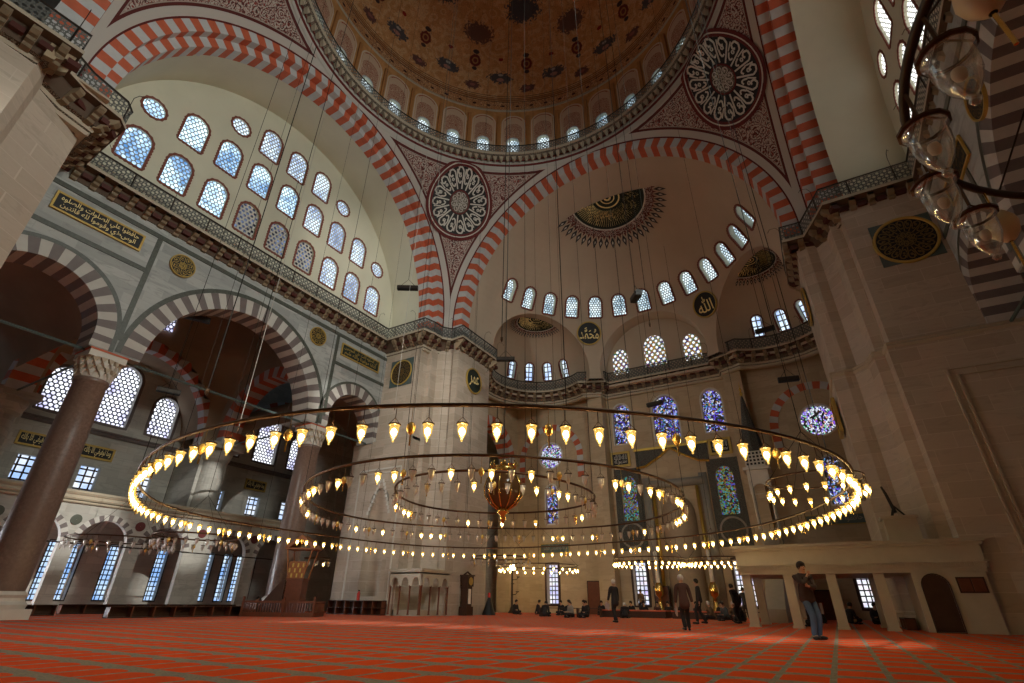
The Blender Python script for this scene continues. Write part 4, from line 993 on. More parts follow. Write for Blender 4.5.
    for a, b in zip(cs, cs[1:]):
        m = (a+b)/2
        mb.lathe([(.27, 0), (.27, .05), (.01, .06)], 24, (m, 4.6, 0), 0 if m < 1 else 1, fr=lambda p, q, r: fr(p, q, r))
    trim(mb, [plain('green_disc', (.09, .10, .08), .3), plain('maroon_disc', (.14, .04, .04), .3)])
    mb = MB()
    for z, d, mi in ((5.5, .07, 0), (5.7, .1, 0), (6.0, .13, 0)): mb.tube([(-26.12, -20, z), (-26.12, 18, z)], d, 6)
    mb.box(-32, -26.1, -20, 18, 5.75, 5.9)   # gallery floor, vault over the arcade walk
    mb.tube([(-26.2, -20, 3.4), (-26.2, 18, 3.4)], .035, 5, mi=1); trim(mb, [M_moulding, M_iron])
    # back wall of the arcade walk with tall windows
    fr = FL(-32.0); wins = [(y, 2.25) for y in (-9.3, -8.0, -5.7, -4.2, -2.6, -1.35, -.15, .97, 3.21, 4.2, 6.3, 9.76, 11.3, 12.44, 13.4)]
    mb = MB(); plate(mb, [(-20, 0), (20, 0), (20, 5.9), (-20, 5.9)], [outline('rect', y, z, .72, 3.3) for y, z in wins], fr, .5)
    mb.build('wall_left_outer_low', [M_aisle], None, kind='structure')
    for y, z in wins: window(fr, 'rect', y, z, .72, 3.3, M_panes, .35, M_iron, .07, zig=False)
    mb = MB()
    for i in range(-5, 5):   # blind arches
        y = i*3.4+1.6; vouss(mb, fr, y+.7, 3.3, 1.15, 1.25, .06, 0, 12, faces='fo', mis=(0, 0), leg=2.6)
    for c, d in zip(cs, cs[1:]):
        m = (c+d)/2; vouss(mb, frame((-29.2, m, 0), (1, 0, 0), (0, 0, 1), (0, 1, 0)), 0, 3.3, 2.35, 2.55, .08, -.08, 14, mis=(0, 0))
    trim(mb, [M_aisle])
    # wall closing the aisle behind the front pier, seen dark beside it
    mb = MB(); mb.box(-33, -19.0, 17.0, 17.3, 0, 19); mb.build('wall_aisle_end', [M_lime2], None, kind='structure')
    mb = MB(); mb.box(-33, -18.8, -20.2, -20, 0, 19); mb.build('wall_aisle_back', [M_aisle], None, kind='structure')
aisle()
# right aisle shell (seen only through the small arch beside the right pier)
mb = MB(); mb.box(18, 30, 16.9, 17.1, 0, 19); mb.box(18.8, 30, -19, 17, 16.5, 16.7); mb.build('wall_right_outer', [M_aisle], None, kind='structure')
mb = MB(); mb.box(-33, 19, -20.4, -20.1, 0, 18.5); mb.build('wall_back', [M_lime], None, kind='structure')
PB2 = [(17.9, -11.2), (13.95, -11.4), (13.4, -12.4), (12.6, -13.4), (11.9, -13.8), (11.9, -20), (17.9, -20)]
pier('wall_pier_back_right', PB2, 0, 19.2)

# unseen outer shell added to block sky light from leaking in
mb = MB(); mb.box(-34, 33, 31, 32, 0, 57); mb.box(-35, -34, -21, 32, 0, 57); mb.box(33, 34, 4, 32, 0, 57); mb.box(-35, 34, -14, 32, 56, 57); mb.box(18.5, 34, 4, 4.3, 19.5, 57); mb.box(18.4, 18.8, -14, 4.3, 19.2, 57)
mb.build('wall_outer_mass', [M_aisle], None, kind='structure')
# fill lights added off-camera along right tympanum, left aisle and windowless back wall
def daylight(loc, dirv, sx, sy, power, col=(.98, 1, .92), spr=None):
    l = bpy.data.lights.new('window_daylight', 'AREA'); l.shape = 'RECTANGLE'; l.size = sx; l.size_y = sy; l.energy = power; l.color = col
    l.spread = math.radians(spr or SPR); o = bpy.data.objects.new('window_daylight', l); C.objects.link(o); o.location = loc; o.rotation_euler = Vector(dirv).to_track_quat('-Z', 'Z').to_euler()
for i in range(5): daylight((17.1, -9.4+2.2*i, 22.15), (-1, .10, -.22), 1.1, 2.0, DL)
for i in range(1, 5): daylight((17.1, -9.4+2.2*i, 25.5), (-1, .10, -.30), 1.1, 2.0, DL)
for y, z, h in ((-10.2, 2.25, 3.2), (-9.0, 2.25, 3.2), (-12.4, 2.25, 3.2)): daylight((-31.5, y, z), (1, .75, 0), .9, h, DA, (.88, .93, 1))
daylight((-9.5, -19.9, 12.5), (-.12, 1, -.05), 2, 4, DB, (1, .98, .90), 70)
def sunbeam_spot(src, dst, power, half, blend=.5):  # spot lamps added to imitate sun falling through windows
    l = bpy.data.lights.new('sunbeam', 'SPOT'); l.energy = power; l.spot_size = 2*math.radians(half); l.spot_blend = blend; l.shadow_soft_size = .12; l.color = (1, .96, .88)
    o = bpy.data.objects.new('sunbeam', l); C.objects.link(o); o.location = src; o.rotation_euler = (Vector(dst)-Vector(src)).to_track_quat('-Z', 'Y').to_euler()
sunbeam_spot((17.0, -.6, 24.5), (-17.3, 6.7, 12.6), 26000, 3.0, .8)
sunbeam_spot((17.0, -2.8, 24.5), (-12.6, 13.0, 14.0), 9000, 7.5, .9)
sunbeam_spot((17.0, -5.0, 22.5), (-28.3, 5.6, 8.3), 60000, 1.6, .6)
sunbeam_spot((17.0, -7.2, 22.5), (-17.4, 6.5, 24.0), 13000, 10.0, 1.0)
sunbeam_spot((17.0, -5.0, 22.5), (-26.2, -1.5, 4.5), 70000, 3.2, .9)
sunbeam_spot((17.0, -9.4, 22.5), (-26.2, 4.8, 4.0), 80000, 2.2, .9)
for i in range(9): sunbeam_spot((-9.5+2.4*i, -19.8, 16.5), (-9.2+2.4*i, 1.6, 0), 22000, 3.0, 1.0)  # row of spots added at the windowless back wall to light the carpet
# ================================================================== LETTERING
def text_mesh(s, w_, h_, maxasp=None):
    c = bpy.data.curves.new('t', 'FONT'); c.body = s; c.align_x = 'CENTER'; c.offset = .008; c.resolution_u = 3
    o = bpy.data.objects.new('t', c); C.objects.link(o); bpy.context.view_layer.update()
    me = bpy.data.meshes.new_from_object(o.evaluated_get(bpy.context.evaluated_depsgraph_get()))
    vs = [tuple(v.co) for v in me.vertices]; fs = [tuple(p.vertices) for p in me.polygons]
    bpy.data.objects.remove(o, do_unlink=True); bpy.data.meshes.remove(me)
    if not vs: return [], []
    x0 = min(v[0] for v in vs); x1 = max(v[0] for v in vs); y0 = min(v[1] for v in vs); y1 = max(v[1] for v in vs)
    return [((v[0]-(x0+x1)/2)/(x1-x0)*w_, (v[1]-(y0+y1)/2)/(y1-y0)*h_) for v in vs], fs
AR = {'muhammad': '\ufee3\ufea4\ufee4\ufeaa', 'umar': '\ufecb\ufee4\ufeae', 'abubakr': '\ufe8d\ufe91\ufeee \ufe91\ufedc\ufeae'}
AR = {k_: v_[::-1] for k_, v_ in AR.items()}
def shape(s):   # isolated letters -> joined presentation forms, then reversed for left-to-right setting
    F = {'ا': ('fe8d', 'fe8e', 0), 'ب': ('fe8f', 'fe90', 'fe91', 'fe92'), 'ت': ('fe95', 'fe96', 'fe97', 'fe98'), 'ح': ('fea1', 'fea2', 'fea3', 'fea4'), 'خ': ('fea5', 'fea6', 'fea7', 'fea8'),
         'د': ('fea9', 'feaa', 0), 'ذ': ('feab', 'feac', 0), 'ر': ('fead', 'feae', 0), 'ز': ('feaf', 'feb0', 0), 'س': ('feb1', 'feb2', 'feb3', 'feb4'), 'ص': ('feb9', 'feba', 'febb', 'febc'), 'ض': ('febd', 'febe', 'febf', 'fec0'),
         'ظ': ('fec5', 'fec6', 'fec7', 'fec8'), 'ع': ('fec9', 'feca', 'fecb', 'fecc'), 'ف': ('fed1', 'fed2', 'fed3', 'fed4'), 'ق': ('fed5', 'fed6', 'fed7', 'fed8'), 'ك': ('fed9', 'feda', 'fedb', 'fedc'), 'ل': ('fedd', 'fede', 'fedf', 'fee0'),
         'م': ('fee1', 'fee2', 'fee3', 'fee4'), 'ن': ('fee5', 'fee6', 'fee7', 'fee8'), 'ه': ('fee9', 'feea', 'feeb', 'feec'), 'و': ('feed', 'feee', 0), 'ي': ('fef1', 'fef2', 'fef3', 'fef4')}
    out = []
    for i, ch in enumerate(s):
        if ch not in F: out.append(ch); continue
        prv = i > 0 and s[i-1] in F and F[s[i-1]][2]; nxt = i < len(s)-1 and s[i+1] in F and F[ch][2]
        k = (3 if prv and nxt else 2 if nxt else 1 if prv else 0); out.append(chr(int(F[ch][k], 16)))
    return ''.join(out)[::-1]
def letters(parent, s, fr, cu, cv, w_, h_, mat, wofs=.03):
    vs, fs = text_mesh(s, w_, h_); mb = MB()
    if vs: mb.add([fr(cu+x, cv+y, wofs) for x, y in vs], fs)
    return mb.build('lettering', [mat], parent)
def panel(name, label, fr, cu, cv, w_, h_, rows, group=None, cat='sign', ins=None, field=None, rim=.09):
    t = thing(name, label, cat, fr(cu, cv, 0), 0, group)
    mb = MB(); mb.box(cu-w_/2, cu+w_/2, cv-h_/2, cv+h_/2, 0, .04, 0, fr); mb.build('board', [field or M_black], t)
    mb = MB()
    for a, b, c, d in ((-w_/2-rim, w_/2+rim, h_/2, h_/2+rim), (-w_/2-rim, w_/2+rim, -h_/2-rim, -h_/2), (-w_/2-rim, -w_/2, -h_/2, h_/2), (w_/2, w_/2+rim, -h_/2, h_/2)): mb.box(cu+a, cu+b, cv+c, cv+d, 0, .08, 0, fr)
    mb.build('frame', [M_giltp], t)
    mb = MB(); n = len(rows)
    for i, (s, k) in enumerate(rows):
        vs, fs = text_mesh(s, w_*.93*k, h_*.86/n*1.15); 
        if vs: mb.add([fr(cu+x, cv+h_*.43-(i+.5)*h_*.86/n+y, .055) for x, y in vs], fs)
    mb.build('lettering', [M_gilts if ins is None else ins], t); return t
def roundel(name, label, fr, cu, cv, d, txt=None, ring=None, square=0, field=None, group=None, gold=None, tw=.7, th=.45):
    t = thing(name, label, 'medallion', fr(cu, cv, 0), 0, group); R = d/2; N = 40
    if square: mb = MB(); mb.box(cu-square/2, cu+square/2, cv-square/2, cv+square/2, 0, .03, 0, fr); mb.build('backing_panel', [M_tie], t)
    mb = MB(); L = [(cu+R*.93*math.cos(2*PI*i/N), cv+R*.93*math.sin(2*PI*i/N)) for i in range(N)]; mb.prism(L, .02, .06, fr); mb.build('disc', [field or M_black], t)
    mb = MB(); 
    A = [[fr(cu+r*math.cos(2*PI*i/N), cv+r*math.sin(2*PI*i/N), w_) for i in range(N)] for r, w_ in ((R*.90, .06), (R*.93, .11), (R, .11), (R*1.01, .0))]
    mb.add([p for q in A for p in q], [(j*N+i, j*N+(i+1) % N, (j+1)*N+(i+1) % N, (j+1)*N+i) for j in range(3) for i in range(N)]); mb.build('gilt_rim', [M_giltp], t)
    mb = MB()
    if txt:
        for s, x, y, w_, h_ in txt:
            vs, fs = text_mesh(s, w_*d, h_*d)
            if vs: mb.add([fr(cu+x*d+a, cv+y*d+b, .085) for a, b in vs], fs)
    if ring:
        P = lambda r, a: fr(cu+r*math.cos(a), cv+r*math.sin(a), .085)
        script_ring(mb, P, R*.34, R*.86, ring, 11, 0, R*.018); script_ring(mb, P, R*.05, R*.30, max(6, ring//2), 3, 0, R*.015)
        mb.add([P(R*.33*(1 if j else .94), 2*PI*i/24) for i in range(24) for j in (0, 1)], [(2*i, 2*i+1, (2*i+3) % 48, (2*i+2) % 48) for i in range(24)], 0)
    mb.build('lettering', [gold or M_giltp], t); return t
FRT = lambda x: frame((x, 0, 0), (0, -1, 0), (0, 0, 1), (-1, 0, 0))    # right wall, text reads properly (u = -y)
V1 = [(shape('حافظوا علي الصلوات والصلوه'), .98), (shape('الوسطي وقوموا لله قانتين'), .94)]
V2 = [(shape('ان الصلوه كانت علي المومنين'), .98), (shape('كتابا موقوتا والله عليم'), .94)]
fL = FL(17.3*-1+.03)
panel('wall_inscription', 'long black and gold inscription panel at upper left, beside the big stone pier', fL, -8.7, 16.82, 3.6, .78, V1)
panel('wall_inscription', 'darker black and gold inscription panel above the small arch next to the middle left pier', fL, 8.45, 16.75, 3.6, .78, V2, field=bpy.data.materials['green_black_field'], ins=M_giltp)
roundel('wall_medallion', 'gold rosette roundel on grey marble left of the big striped arch', fL, -4.75, 16.75, 1.3, ring=8)
roundel('wall_medallion', 'gold rosette roundel on grey marble right of the big striped arch', fL, 4.45, 16.75, 1.3, ring=8)
roundel('wall_medallion', 'dark gold-rimmed roundel on a green square, back face of the middle left pier', FQ(11.07), -15.5, 16.25, 2.05, ring=14, square=2.2, gold=M_giltd)
fP = frame((-11.67, 0, 0), (0, 1, 0), (0, 0, 1), (1, 0, 0))
roundel('wall_medallion', 'dark green oval-looking roundel with a gold name on the side of the middle left pier', fP, 15.2, 16.3, 2.1, txt=[(AR['umar'], 0, -.02, .62, .5)], field=bpy.data.materials['green_black_field'], gold=M_gilts)
roundel('wall_medallion', 'large dark roundel on a green square, high on the right pier', FQ(10.22), 15.95, 15.9, 2.5, ring=18, square=2.35, gold=M_giltd)
fP = frame((11.76, 0, 0), (0, -1, 0), (0, 0, 1), (-1, 0, 0))
roundel('wall_medallion', 'gold-rimmed roundel seen edge-on on the inner side of the right pier', fP, -15.2, 16.2, 2.3, txt=[(AR['abubakr'], 0, 0, .75, .4)])
for x, lab, txt in ((-5.5, 'black roundel with a gold Arabic name, left one under the semi-dome windows', [('\ufdf4', 0, 0, .78, .5)]), (5.55, 'black roundel with a gold Arabic word, right one under the semi-dome windows', [('\ufdf2', 0, 0, .62, .62)])):
    c = Vector((x, 25.1, 23.6)); n = (SC-c).normalized(); c = SC-n*(SR-.15); U = Vector((-n.y, n.x, 0)).normalized()*-1
    if U.x < 0: U = -U
    Vv = n.cross(U); Vv = Vv if Vv.z > 0 else -Vv
    roundel('wall_medallion', lab, frame(c, U, Vv, n), 0, 0, 2.3, txt=txt, gold=M_gilts)
fRt = FRT(17.27)
roundel('wall_medallion', 'narrow gold-rimmed roundel on the dark right wall behind the hanging glass lamps', fRt, -2.5, 15.9, 1.5, ring=8, gold=M_giltd)
panel('wall_inscription', 'slanting gold-framed inscription panel on the right wall beside the pier', fRt, -6.2, 15.9, 2.9, .85, V1, ins=M_giltd)
fO = FL(-31.96)
for y, lab in ((-3.3, 'small gold inscription panel on the aisle wall left of the thick column'), (.05, 'small gold inscription panel on the aisle wall right of the thick column'), (12.1, 'small dim gold inscription panel on the aisle wall left of the second column')):
    panel('wall_inscription', lab, fO, y, 9.5, 1.75, .62, [(shape('وما توفيقي الا بالله'), .98)], rim=.12)
fW = FQ(27.93)
panel('wall_inscription', 'square gold-framed black panel left of the mihrab hood', fW, -4.35, 12.05, 1.35, .95, [(shape('لا اله الا الله'), .9), (shape('محمد رسول الله'), .9)], ins=M_whitestone, rim=.2)
panel('wall_inscription', 'square gold-framed black panel right of the mihrab hood', fW, 4.0, 12.15, 1.35, .95, [(shape('لا اله الا الله'), .9), (shape('محمد رسول الله'), .9)], ins=M_whitestone, rim=.2)
panel('wall_inscription', 'long grey carved inscription board above the low qibla window', FQ(27.9), -11.0, 5.0, 2.7, .7, [(shape('ان الصلوه كانت علي المومنين'), .95)], ins=M_sill, field=M_tie, rim=.05)
panel('wall_inscription', 'grey carved inscription board high on the right end of the qibla wall', FQ(27.9), 10.6, 6.1, 3.6, .6, [(shape('حافظوا علي الصلوات'), .95)], ins=M_sill, field=M_tie, rim=.05)

# ================================================================== CHANDELIERS
def emat(name, col, es, alpha=None):
    t = NT(name); e = t.nd('ShaderNodeEmission', [col, es])
    if alpha is not None:
        lw = t.nd('ShaderNodeLayerWeight', {'Blend': .35}, 1); g = t.nd('ShaderNodeBsdfGlossy', [(1, .95, .8), .08]); tr = t.nd('ShaderNodeBsdfTransparent', [(1, .93, .75)])
        a = t.nd('ShaderNodeMixShader', [.12, tr, g]); return t.shader(t.nd('ShaderNodeMixShader', [alpha, a, e]))
    return t.shader(e)
M_bulb = emat('lit_bulb', (1, .76, .38), 85); M_cup = emat('lit_amber_glass', (1, .60, .13), 1.6, .42)
def clear_glass(nm='clear_lamp_glass', tl=.42, ga=.75, gb=.18):
    t = NT(nm); lw = t.nd('ShaderNodeLayerWeight', {'Blend': .45}, 1); g = t.nd('ShaderNodeBsdfGlossy', [(1, .97, .92), .12]); tr = t.nd('ShaderNodeBsdfTransparent', [(.93, .92, .88)])
    df = t.nd('ShaderNodeBsdfTranslucent', [(.95, .92, .85)])
    a = t.nd('ShaderNodeMixShader', [t.ma('MULTIPLY_ADD', lw, ga, gb), tr, g]); return t.shader(t.nd('ShaderNodeMixShader', [tl, a, df]))
M_clear = clear_glass(); M_clear2 = clear_glass('very_clear_glass', .03, .75, .06); M_offbulb = plain('frosted_unlit_bulb', (.80, .74, .64), .5)
def amber():
    t = NT('amber_egg_glass'); n = t.vor(t.obj(), 24); c = t.mix(t.step(n, .2, .5), (.62, .36, .07), (.85, .58, .16))
    return t.surf(c, .25, .3, .6)
M_egg = amber(); M_ostrich = plain('cream_egg_shell', (.70, .60, .36), .3, 0, .5)
M_cablem = plain('dull_black_cable', (.03, .028, .025), .9, 0, .05)
def lamp_obj(parent, lit, k=1.0, drop=.42, rod=True, seg=10, gm=None):
    m = MB(); prof = [(.060, .100), (.084, .116), (.080, .10), (.068, .088), (.071, .05), (.064, -.01), (.046, -.065), (.022, -.105), (.012, -.120), (.020, -.132), (.012, -.148), (.003, -.150)]
    m.lathe([(r*k, z*k) for r, z in prof], seg); m.v = [(x, y, z-drop) for x, y, z in m.v]
    l = m.build('lamp', [M_cup if lit else gm or M_clear], parent, True, world=False)
    m = MB(); kb = .55 if gm else 1; m.lathe([(.003, .065), (.034, .045), (.044, .01), (.034, -.035), (.003, -.06)], 8); m.v = [(x*k*kb, y*k*kb, z*k*kb-drop) for x, y, z in m.v]
    m.build('bulb', [M_bulb if lit else M_offbulb], l, True, world=False)
    m = MB()
    for i in range(8):
        pass
    m.lathe([(.084*k, .112*k-drop), (.094*k, .118*k-drop), (.094*k, .130*k-drop), (.080*k, .126*k-drop)], 12)
    for i in range(3):
        a = 2*PI*i/3; m.tube([(.088*k*math.cos(a), .088*k*math.sin(a), .125*k-drop), (.0, .0, -drop*.45)], .005*k, 3)
    m.tube([(0, 0, -drop*.45), (0, 0, 0)], .008*k, 4); m.build('hanger', [M_ironb], l, False, world=False)
    return l
def egg_obj(parent, drop=.36, k=1.0, mat=None, tr=.014):
    m = MB(); m.lathe([(.003, .10), (.035, .085), (.062, .04), (.068, 0), (.058, -.045), (.03, -.085), (.012, -.10)], 12); m.v = [(x*k, y*k, z*k-drop) for x, y, z in m.v]
    e = m.build('ornament_egg', [mat or M_egg], parent, True, world=False)
    m = MB(); m.tube([(0, 0, 0), (0, 0, -drop-.09*k), (0, 0, -drop-.11*k), (0, 0, -drop-.26*k)], [.005*k, .005*k, tr*k, tr*k], 5); m.build('tassel', [M_brass], e, False, world=False)
    return e
def place_copy(proto, parent, loc, rz=0):
    c = proto.copy(); C.objects.link(c); c.parent = parent; c.location = loc; c.rotation_euler = (0, 0, rz)
    for ch in proto.children:
        d = ch.copy(); C.objects.link(d); d.parent = c
    return c
def chandelier(label, c, z, R, nl, ne, lit, ncab, ztop, k=1.0, drop=.42, tube=.035, a0=0, group=None, cap=100, rc=.008, eggm=None, ringmat=None, inner=0):
    t = thing('ring_chandelier', label, 'chandelier', (c[0], c[1], z), 0, group); N = 144
    RR = R if callable(R) else (lambda a: R)
    m = MB(); m.tube([(RR(2*PI*i/N)*math.cos(2*PI*i/N), RR(2*PI*i/N)*math.sin(2*PI*i/N), 0) for i in range(N)], tube, 8, True)
    if inner:
        for i in range(inner): 
            a = 2*PI*i/inner; m.tube([(0, 0, .5), (RR(a)*math.cos(a), RR(a)*math.sin(a), 0)], tube*.5, 5)
    m.build('ring', [ringmat or M_ironb], t, True, world=False)
    cb = MB()
    for i in range(ncab):
        a = 2*PI*(i+.3)/ncab; r = RR(a); x, y = r*math.cos(a), r*math.sin(a); zt = (ztop(c[0]+x, c[1]+y) if callable(ztop) else ztop)-z
        cb.tube([(x, y, 0), (x, y, zt)], rc, 4)
    if not callable(R):
        cb = MB(); zt = (ztop(c[0], c[1]) if callable(ztop) else ztop)-z
        for i in range(ncab):
            a = 2*PI*(i+.3)/ncab; cb.tube([(R*math.cos(a), R*math.sin(a), 0), (0, 0, R*.9+.3)], rc, 4)
        cb.tube([(0, 0, R*.9+.3), (0, 0, zt)], rc*1.5, 4)
    if ncab: cb.build('cables', [M_cablem], t, False, world=False)
    pos = [(RR(a0+2*PI*i/nl)*math.cos(a0+2*PI*i/nl), RR(a0+2*PI*i/nl)*math.sin(a0+2*PI*i/nl), 0) for i in range(nl)]
    cam_ = Vector((9.43-c[0], -14.75-c[1], 0)); order = sorted(range(nl), key=lambda i: (Vector(pos[i])-cam_).length)
    first = {}; rest = MB()
    for q, i in enumerate(order):
        L = lit(i)
        if q < cap:
            if L not in first: p = first[L] = lamp_obj(t, L, k, drop); p.location = pos[i]
            else: place_copy(first[L], t, pos[i])
        else:
            x, y, _ = pos[i]; s_ = [(r*k, zz*k) for r, zz in ((.088, .118), (.072, .085), (.074, .03), (.066, -.04), (.022, -.115), (.003, -.160))]; rest.lathe([(r, zz-drop) for r, zz in s_], 8, (x, y, 0), 0)
            rest.lathe([(.003, .05-drop), (.036, -drop), (.003, -.055-drop)], 6, (x, y, 0), 1); rest.tube([(x, y, 0), (x, y, -drop+.12)], .01, 3, mi=2)
    if rest.v: o = rest.build('lamp', [M_cup, M_bulb, M_ironb], t, True, world=False); o['kind'] = 'stuff'
    pe = None
    for i in range(ne):
        a = a0+2*PI*(i*nl/ne+.5)/nl; p = (RR(a)*math.cos(a), RR(a)*math.sin(a), 0)
        if pe is None: pe = egg_obj(t, .36*drop/.42, k, eggm); pe.location = p
        else: place_copy(pe, t, p)
    return t
def four(co):
    def R(t):
        s_ = co[0]
        for k in range(1, (len(co)+1)//2): s_ += co[2*k-1]*math.cos(k*t)+co[2*k]*math.sin(k*t)
        return s_
    return R
def domez(x, y):
    r = math.hypot(x, y); return 41.2+math.sqrt(max(1, DR*DR-r*r))
chandelier('very large outer iron ring of lit amber lamps spanning the whole hall', (-.3, .3), 3.42, four([10.55, -.048, .127, .015, -.57, .242, .047, -.237, .105, .095, -.162]), 132, 33, lambda i: True, 12, domez, a0=.0119)
rnd = random.Random(3); litm = [rnd.random() < .36 for _ in range(100)]; liti = [rnd.random() < .30 for _ in range(60)]
chandelier('middle iron ring of the great chandelier, only some of its lamps lit', (.3, -.2), 3.62, four([6.151, .084, -.047, -.083, .039, -.213, -.018, .079, -.043]), 92, 23, lambda i: litm[i], 8, domez, k=.95)
chandelier('smallest innermost iron ring of the great chandelier around the glass globe', (.4, -.6), 3.85, four([3.363, .058, .091, -.172, -.077, -.066, .078]), 50, 12, lambda i: liti[i], 6, domez, k=.95)
def near_ring():
    t = thing('ring_chandelier', 'close iron ring with big unlit clear glass lamps at the upper right corner', 'chandelier', (11.57, -12.72, 2.8)); R = 1.38; N = 72
    m = MB(); m.tube([(R*math.cos(2*PI*i/N), R*math.sin(2*PI*i/N), 0) for i in range(N)], .020, 10, True); m.build('ring', [M_iron], t, True, world=False)
    m = MB(); 
    for i in range(6): a = 2*PI*(i+.15)/6; m.tube([(R*math.cos(a), R*math.sin(a), 0), (0, 0, 1.6)], .006, 4)
    m.tube([(0, 0, 1.6), (0, 0, 13.6)], .012, 5); m.build('cables', [M_iron], t, False, world=False)
    p = None
    for a in [2.47, 2.79, 3.09, 3.35]+[3.35+.36*j for j in range(2, 15)]:
        q = (R*math.cos(a), R*math.sin(a), 0)
        if p is None: p = lamp_obj(t, False, 1.0, .36, seg=24, gm=M_clear2); p.location = q
        else: place_copy(p, t, q)
    p = None
    for a in (2.33, 3.50, 4.6, 5.7):
        q = (R*math.cos(a), R*math.sin(a), 0)
        if p is None: p = egg_obj(t, .25, 1.0, M_ostrich, .007); p.location = q
        else: place_copy(p, t, q)
near_ring()
G2 = None
chandelier('small ring of lit lamps hanging in front of the right end of the qibla wall', (9.6, .9), 3.75, 1.15, 18, 4, lambda i: True, 4, domez, k=.8, drop=.38, tube=.02)
chandelier('far ring of pinkish lit lamps above the seated readers, left of the mihrab', (-9.7, 22.2), 3.25, 3.0, 26, 6, lambda i: True, 4, 18.5, drop=.36)
chandelier('far ring of lit lamps above the readers directly in front of the mihrab', (-.4, 19.5), 3.3, 2.2, 34, 8, lambda i: True, 4, 30.0, drop=.36)
chandelier('far ring of lit lamps right of the mihrab, behind the marble platform corner', (3.6, 19.8), 3.25, 1.6, 26, 6, lambda i: True, 4, 27.0, drop=.36)
chandelier('small ring of unlit lamps beside the clock pier', (-9.0, 15.5), 3.35, 1.9, 22, 4, lambda i: False, 4, 24.0, drop=.34)
chandelier('left ring of unlit clear lamps in the aisle, between the first column and the arcade', (-21.0, -1.4), 3.35, 2.3, 30, 6, lambda i: False, 4, 20.0, drop=.36)
chandelier('right ring of unlit clear lamps in the left aisle, nearer the second column', (-15.4, -.9), 3.3, 1.7, 26, 5, lambda i: False, 4, 26.0, drop=.36)
chandelier('small ring of mostly unlit lamps beside the wooden preaching chair', (-19.5, 9.6), 3.2, .8, 10, 2, lambda i: i == 3, 3, 12.0, drop=.34)
# long single lamp cables and the heavy hoist cable on the left
def ceilz(x, y):
    r = math.hypot(x, y)
    if abs(x) > 13: return 20.5+math.sqrt(11.3**2-min(11.2, abs(y))**2)-.08
    if y > 13: return SC.z+math.sqrt(max(1, SR*SR-x*x-(y-15)**2))-.1
    if r < 12.4: return domez(x, y)-.1
    z = 33
    while z > 20 and pend_rho(z) < r+.15: z -= .1
    return z
def cable(label, x, y, z0, z1, r, mat=None, w0=False):
    z1 = ceilz(x, y)
    t = thing('hoist_cable', label, 'cable', (x, y, z0)); m = MB(); m.tube([(0, 0, 0), (0, 0, z1-z0)], r, 6); m.build('rope', [mat or M_iron], t, False, world=False)
    m = MB(); m.lathe([(r*.8, .25), (r*3, .18), (r*3.4, .05), (r*2, -.05), (.004, -.12)], 8); m.build('end_fitting', [M_ironb], t, False, world=False)
M_rope = plain('pale_rope', (.45, .43, .38), .8)
# great globe
t = thing('hanging_globe', 'big brown glass globe in a gilded cage at the centre of the rings', 'lamp', (.65, -.25, 4.1))
G = 1.22
m = MB(); m.lathe([(.003, .50), (.25, .44), (.42, .28), (.50, .05), (.47, -.18), (.33, -.38), (.12, -.52), (.003, -.55)], 24); 
tg = NT('brown_globe_glass'); M_gg = tg.surf(tg.mix(tg.noise(tg.obj(), 3, 2), (.07, .035, .015), (.16, .08, .03)), .12, 0, .8); m.v = [(x*G, y*G, z*G) for x, y, z in m.v]; m.build('glass_globe', [M_gg], t, True, world=False)
m = MB()
for i in range(10):
    a = 2*PI*i/10; m.tube([(r*1.03*math.cos(a), r*1.03*math.sin(a), z) for r, z in ((.02, .52), (.26, .45), (.43, .29), (.51, .05), (.48, -.18), (.34, -.39), (.12, -.54))], .022, 5)
m.lathe([(.30, .42), (.34, .50), (.30, .62), (.10, .66), (.05, .8)], 16); m.lathe([(.14, -.52), (.16, -.6), (.07, -.68), (.09, -.76), (.02, -.88)], 12)
for i in range(10):
    a = 2*PI*i/10; m.tube([(.3*math.cos(a), .3*math.sin(a), .55), (.38*math.cos(a), .38*math.sin(a), .68), (.33*math.cos(a), .33*math.sin(a), .76)], .02, 4)
m.v = [(x*G, y*G, z*G) for x, y, z in m.v]; m.build('gilded_cage', [M_brass], t, True, world=False); m = MB(); m.tube([(0, 0, .95), (0, 0, 49)], .018, 5); m.build('chain', [M_iron], t, False, world=False)

# ================================================================== HANGING SPEAKERS
def speaker(label, loc, L, rz, ztop, pitch=0):
    t = thing('hanging_speaker', label, 'speaker', loc, rz); m = MB(); s_ = .16
    m.prism([(-s_, -s_), (s_, -s_), (s_*1.1, s_*.6), (s_*.6, s_), (-s_*.6, s_), (-s_*1.1, s_*.6)], -L/2, L/2, lambda u, v, w_: Vector((w_, u, v))); m.build('housing', [M_black], t, False, world=False)
    m = MB(); m.box(-L/2+.05, L/2-.05, -.19, -.16, -.12, .1); m.build('front_mesh', [M_iron], t, False, world=False)
    m = MB(); m.tube([(-L*.35, 0, s_), (0, 0, .7), (L*.35, 0, s_)], .018, 4); m.tube([(0, 0, .7), (0, 0, ztop-loc[2])], .016, 4); m.build('suspension_wire', [M_iron], t, False, world=False)
speaker('black box loudspeaker hanging in front of the cream vault beside the left great arch', (-12.0, 7.0, 20.5), 1.45, .55, 45)
speaker('black loudspeaker hanging below the semi-dome windows, tilted', (3.9, 7.4, 15.0), .85, -.9, 48)
speaker('black loudspeaker hanging inside the big striped left arch', (-19.0, -2.4, 15.2), 1.3, 1.1, 22)
speaker('black loudspeaker hung in front of the aisle lunette windows', (-24.5, -.2, 12.5), 1.3, 1.2, 22)
speaker('black loudspeaker in front of the left exedra windows', (-8.0, 14.0, 16.9), 1.35, .5, 26)
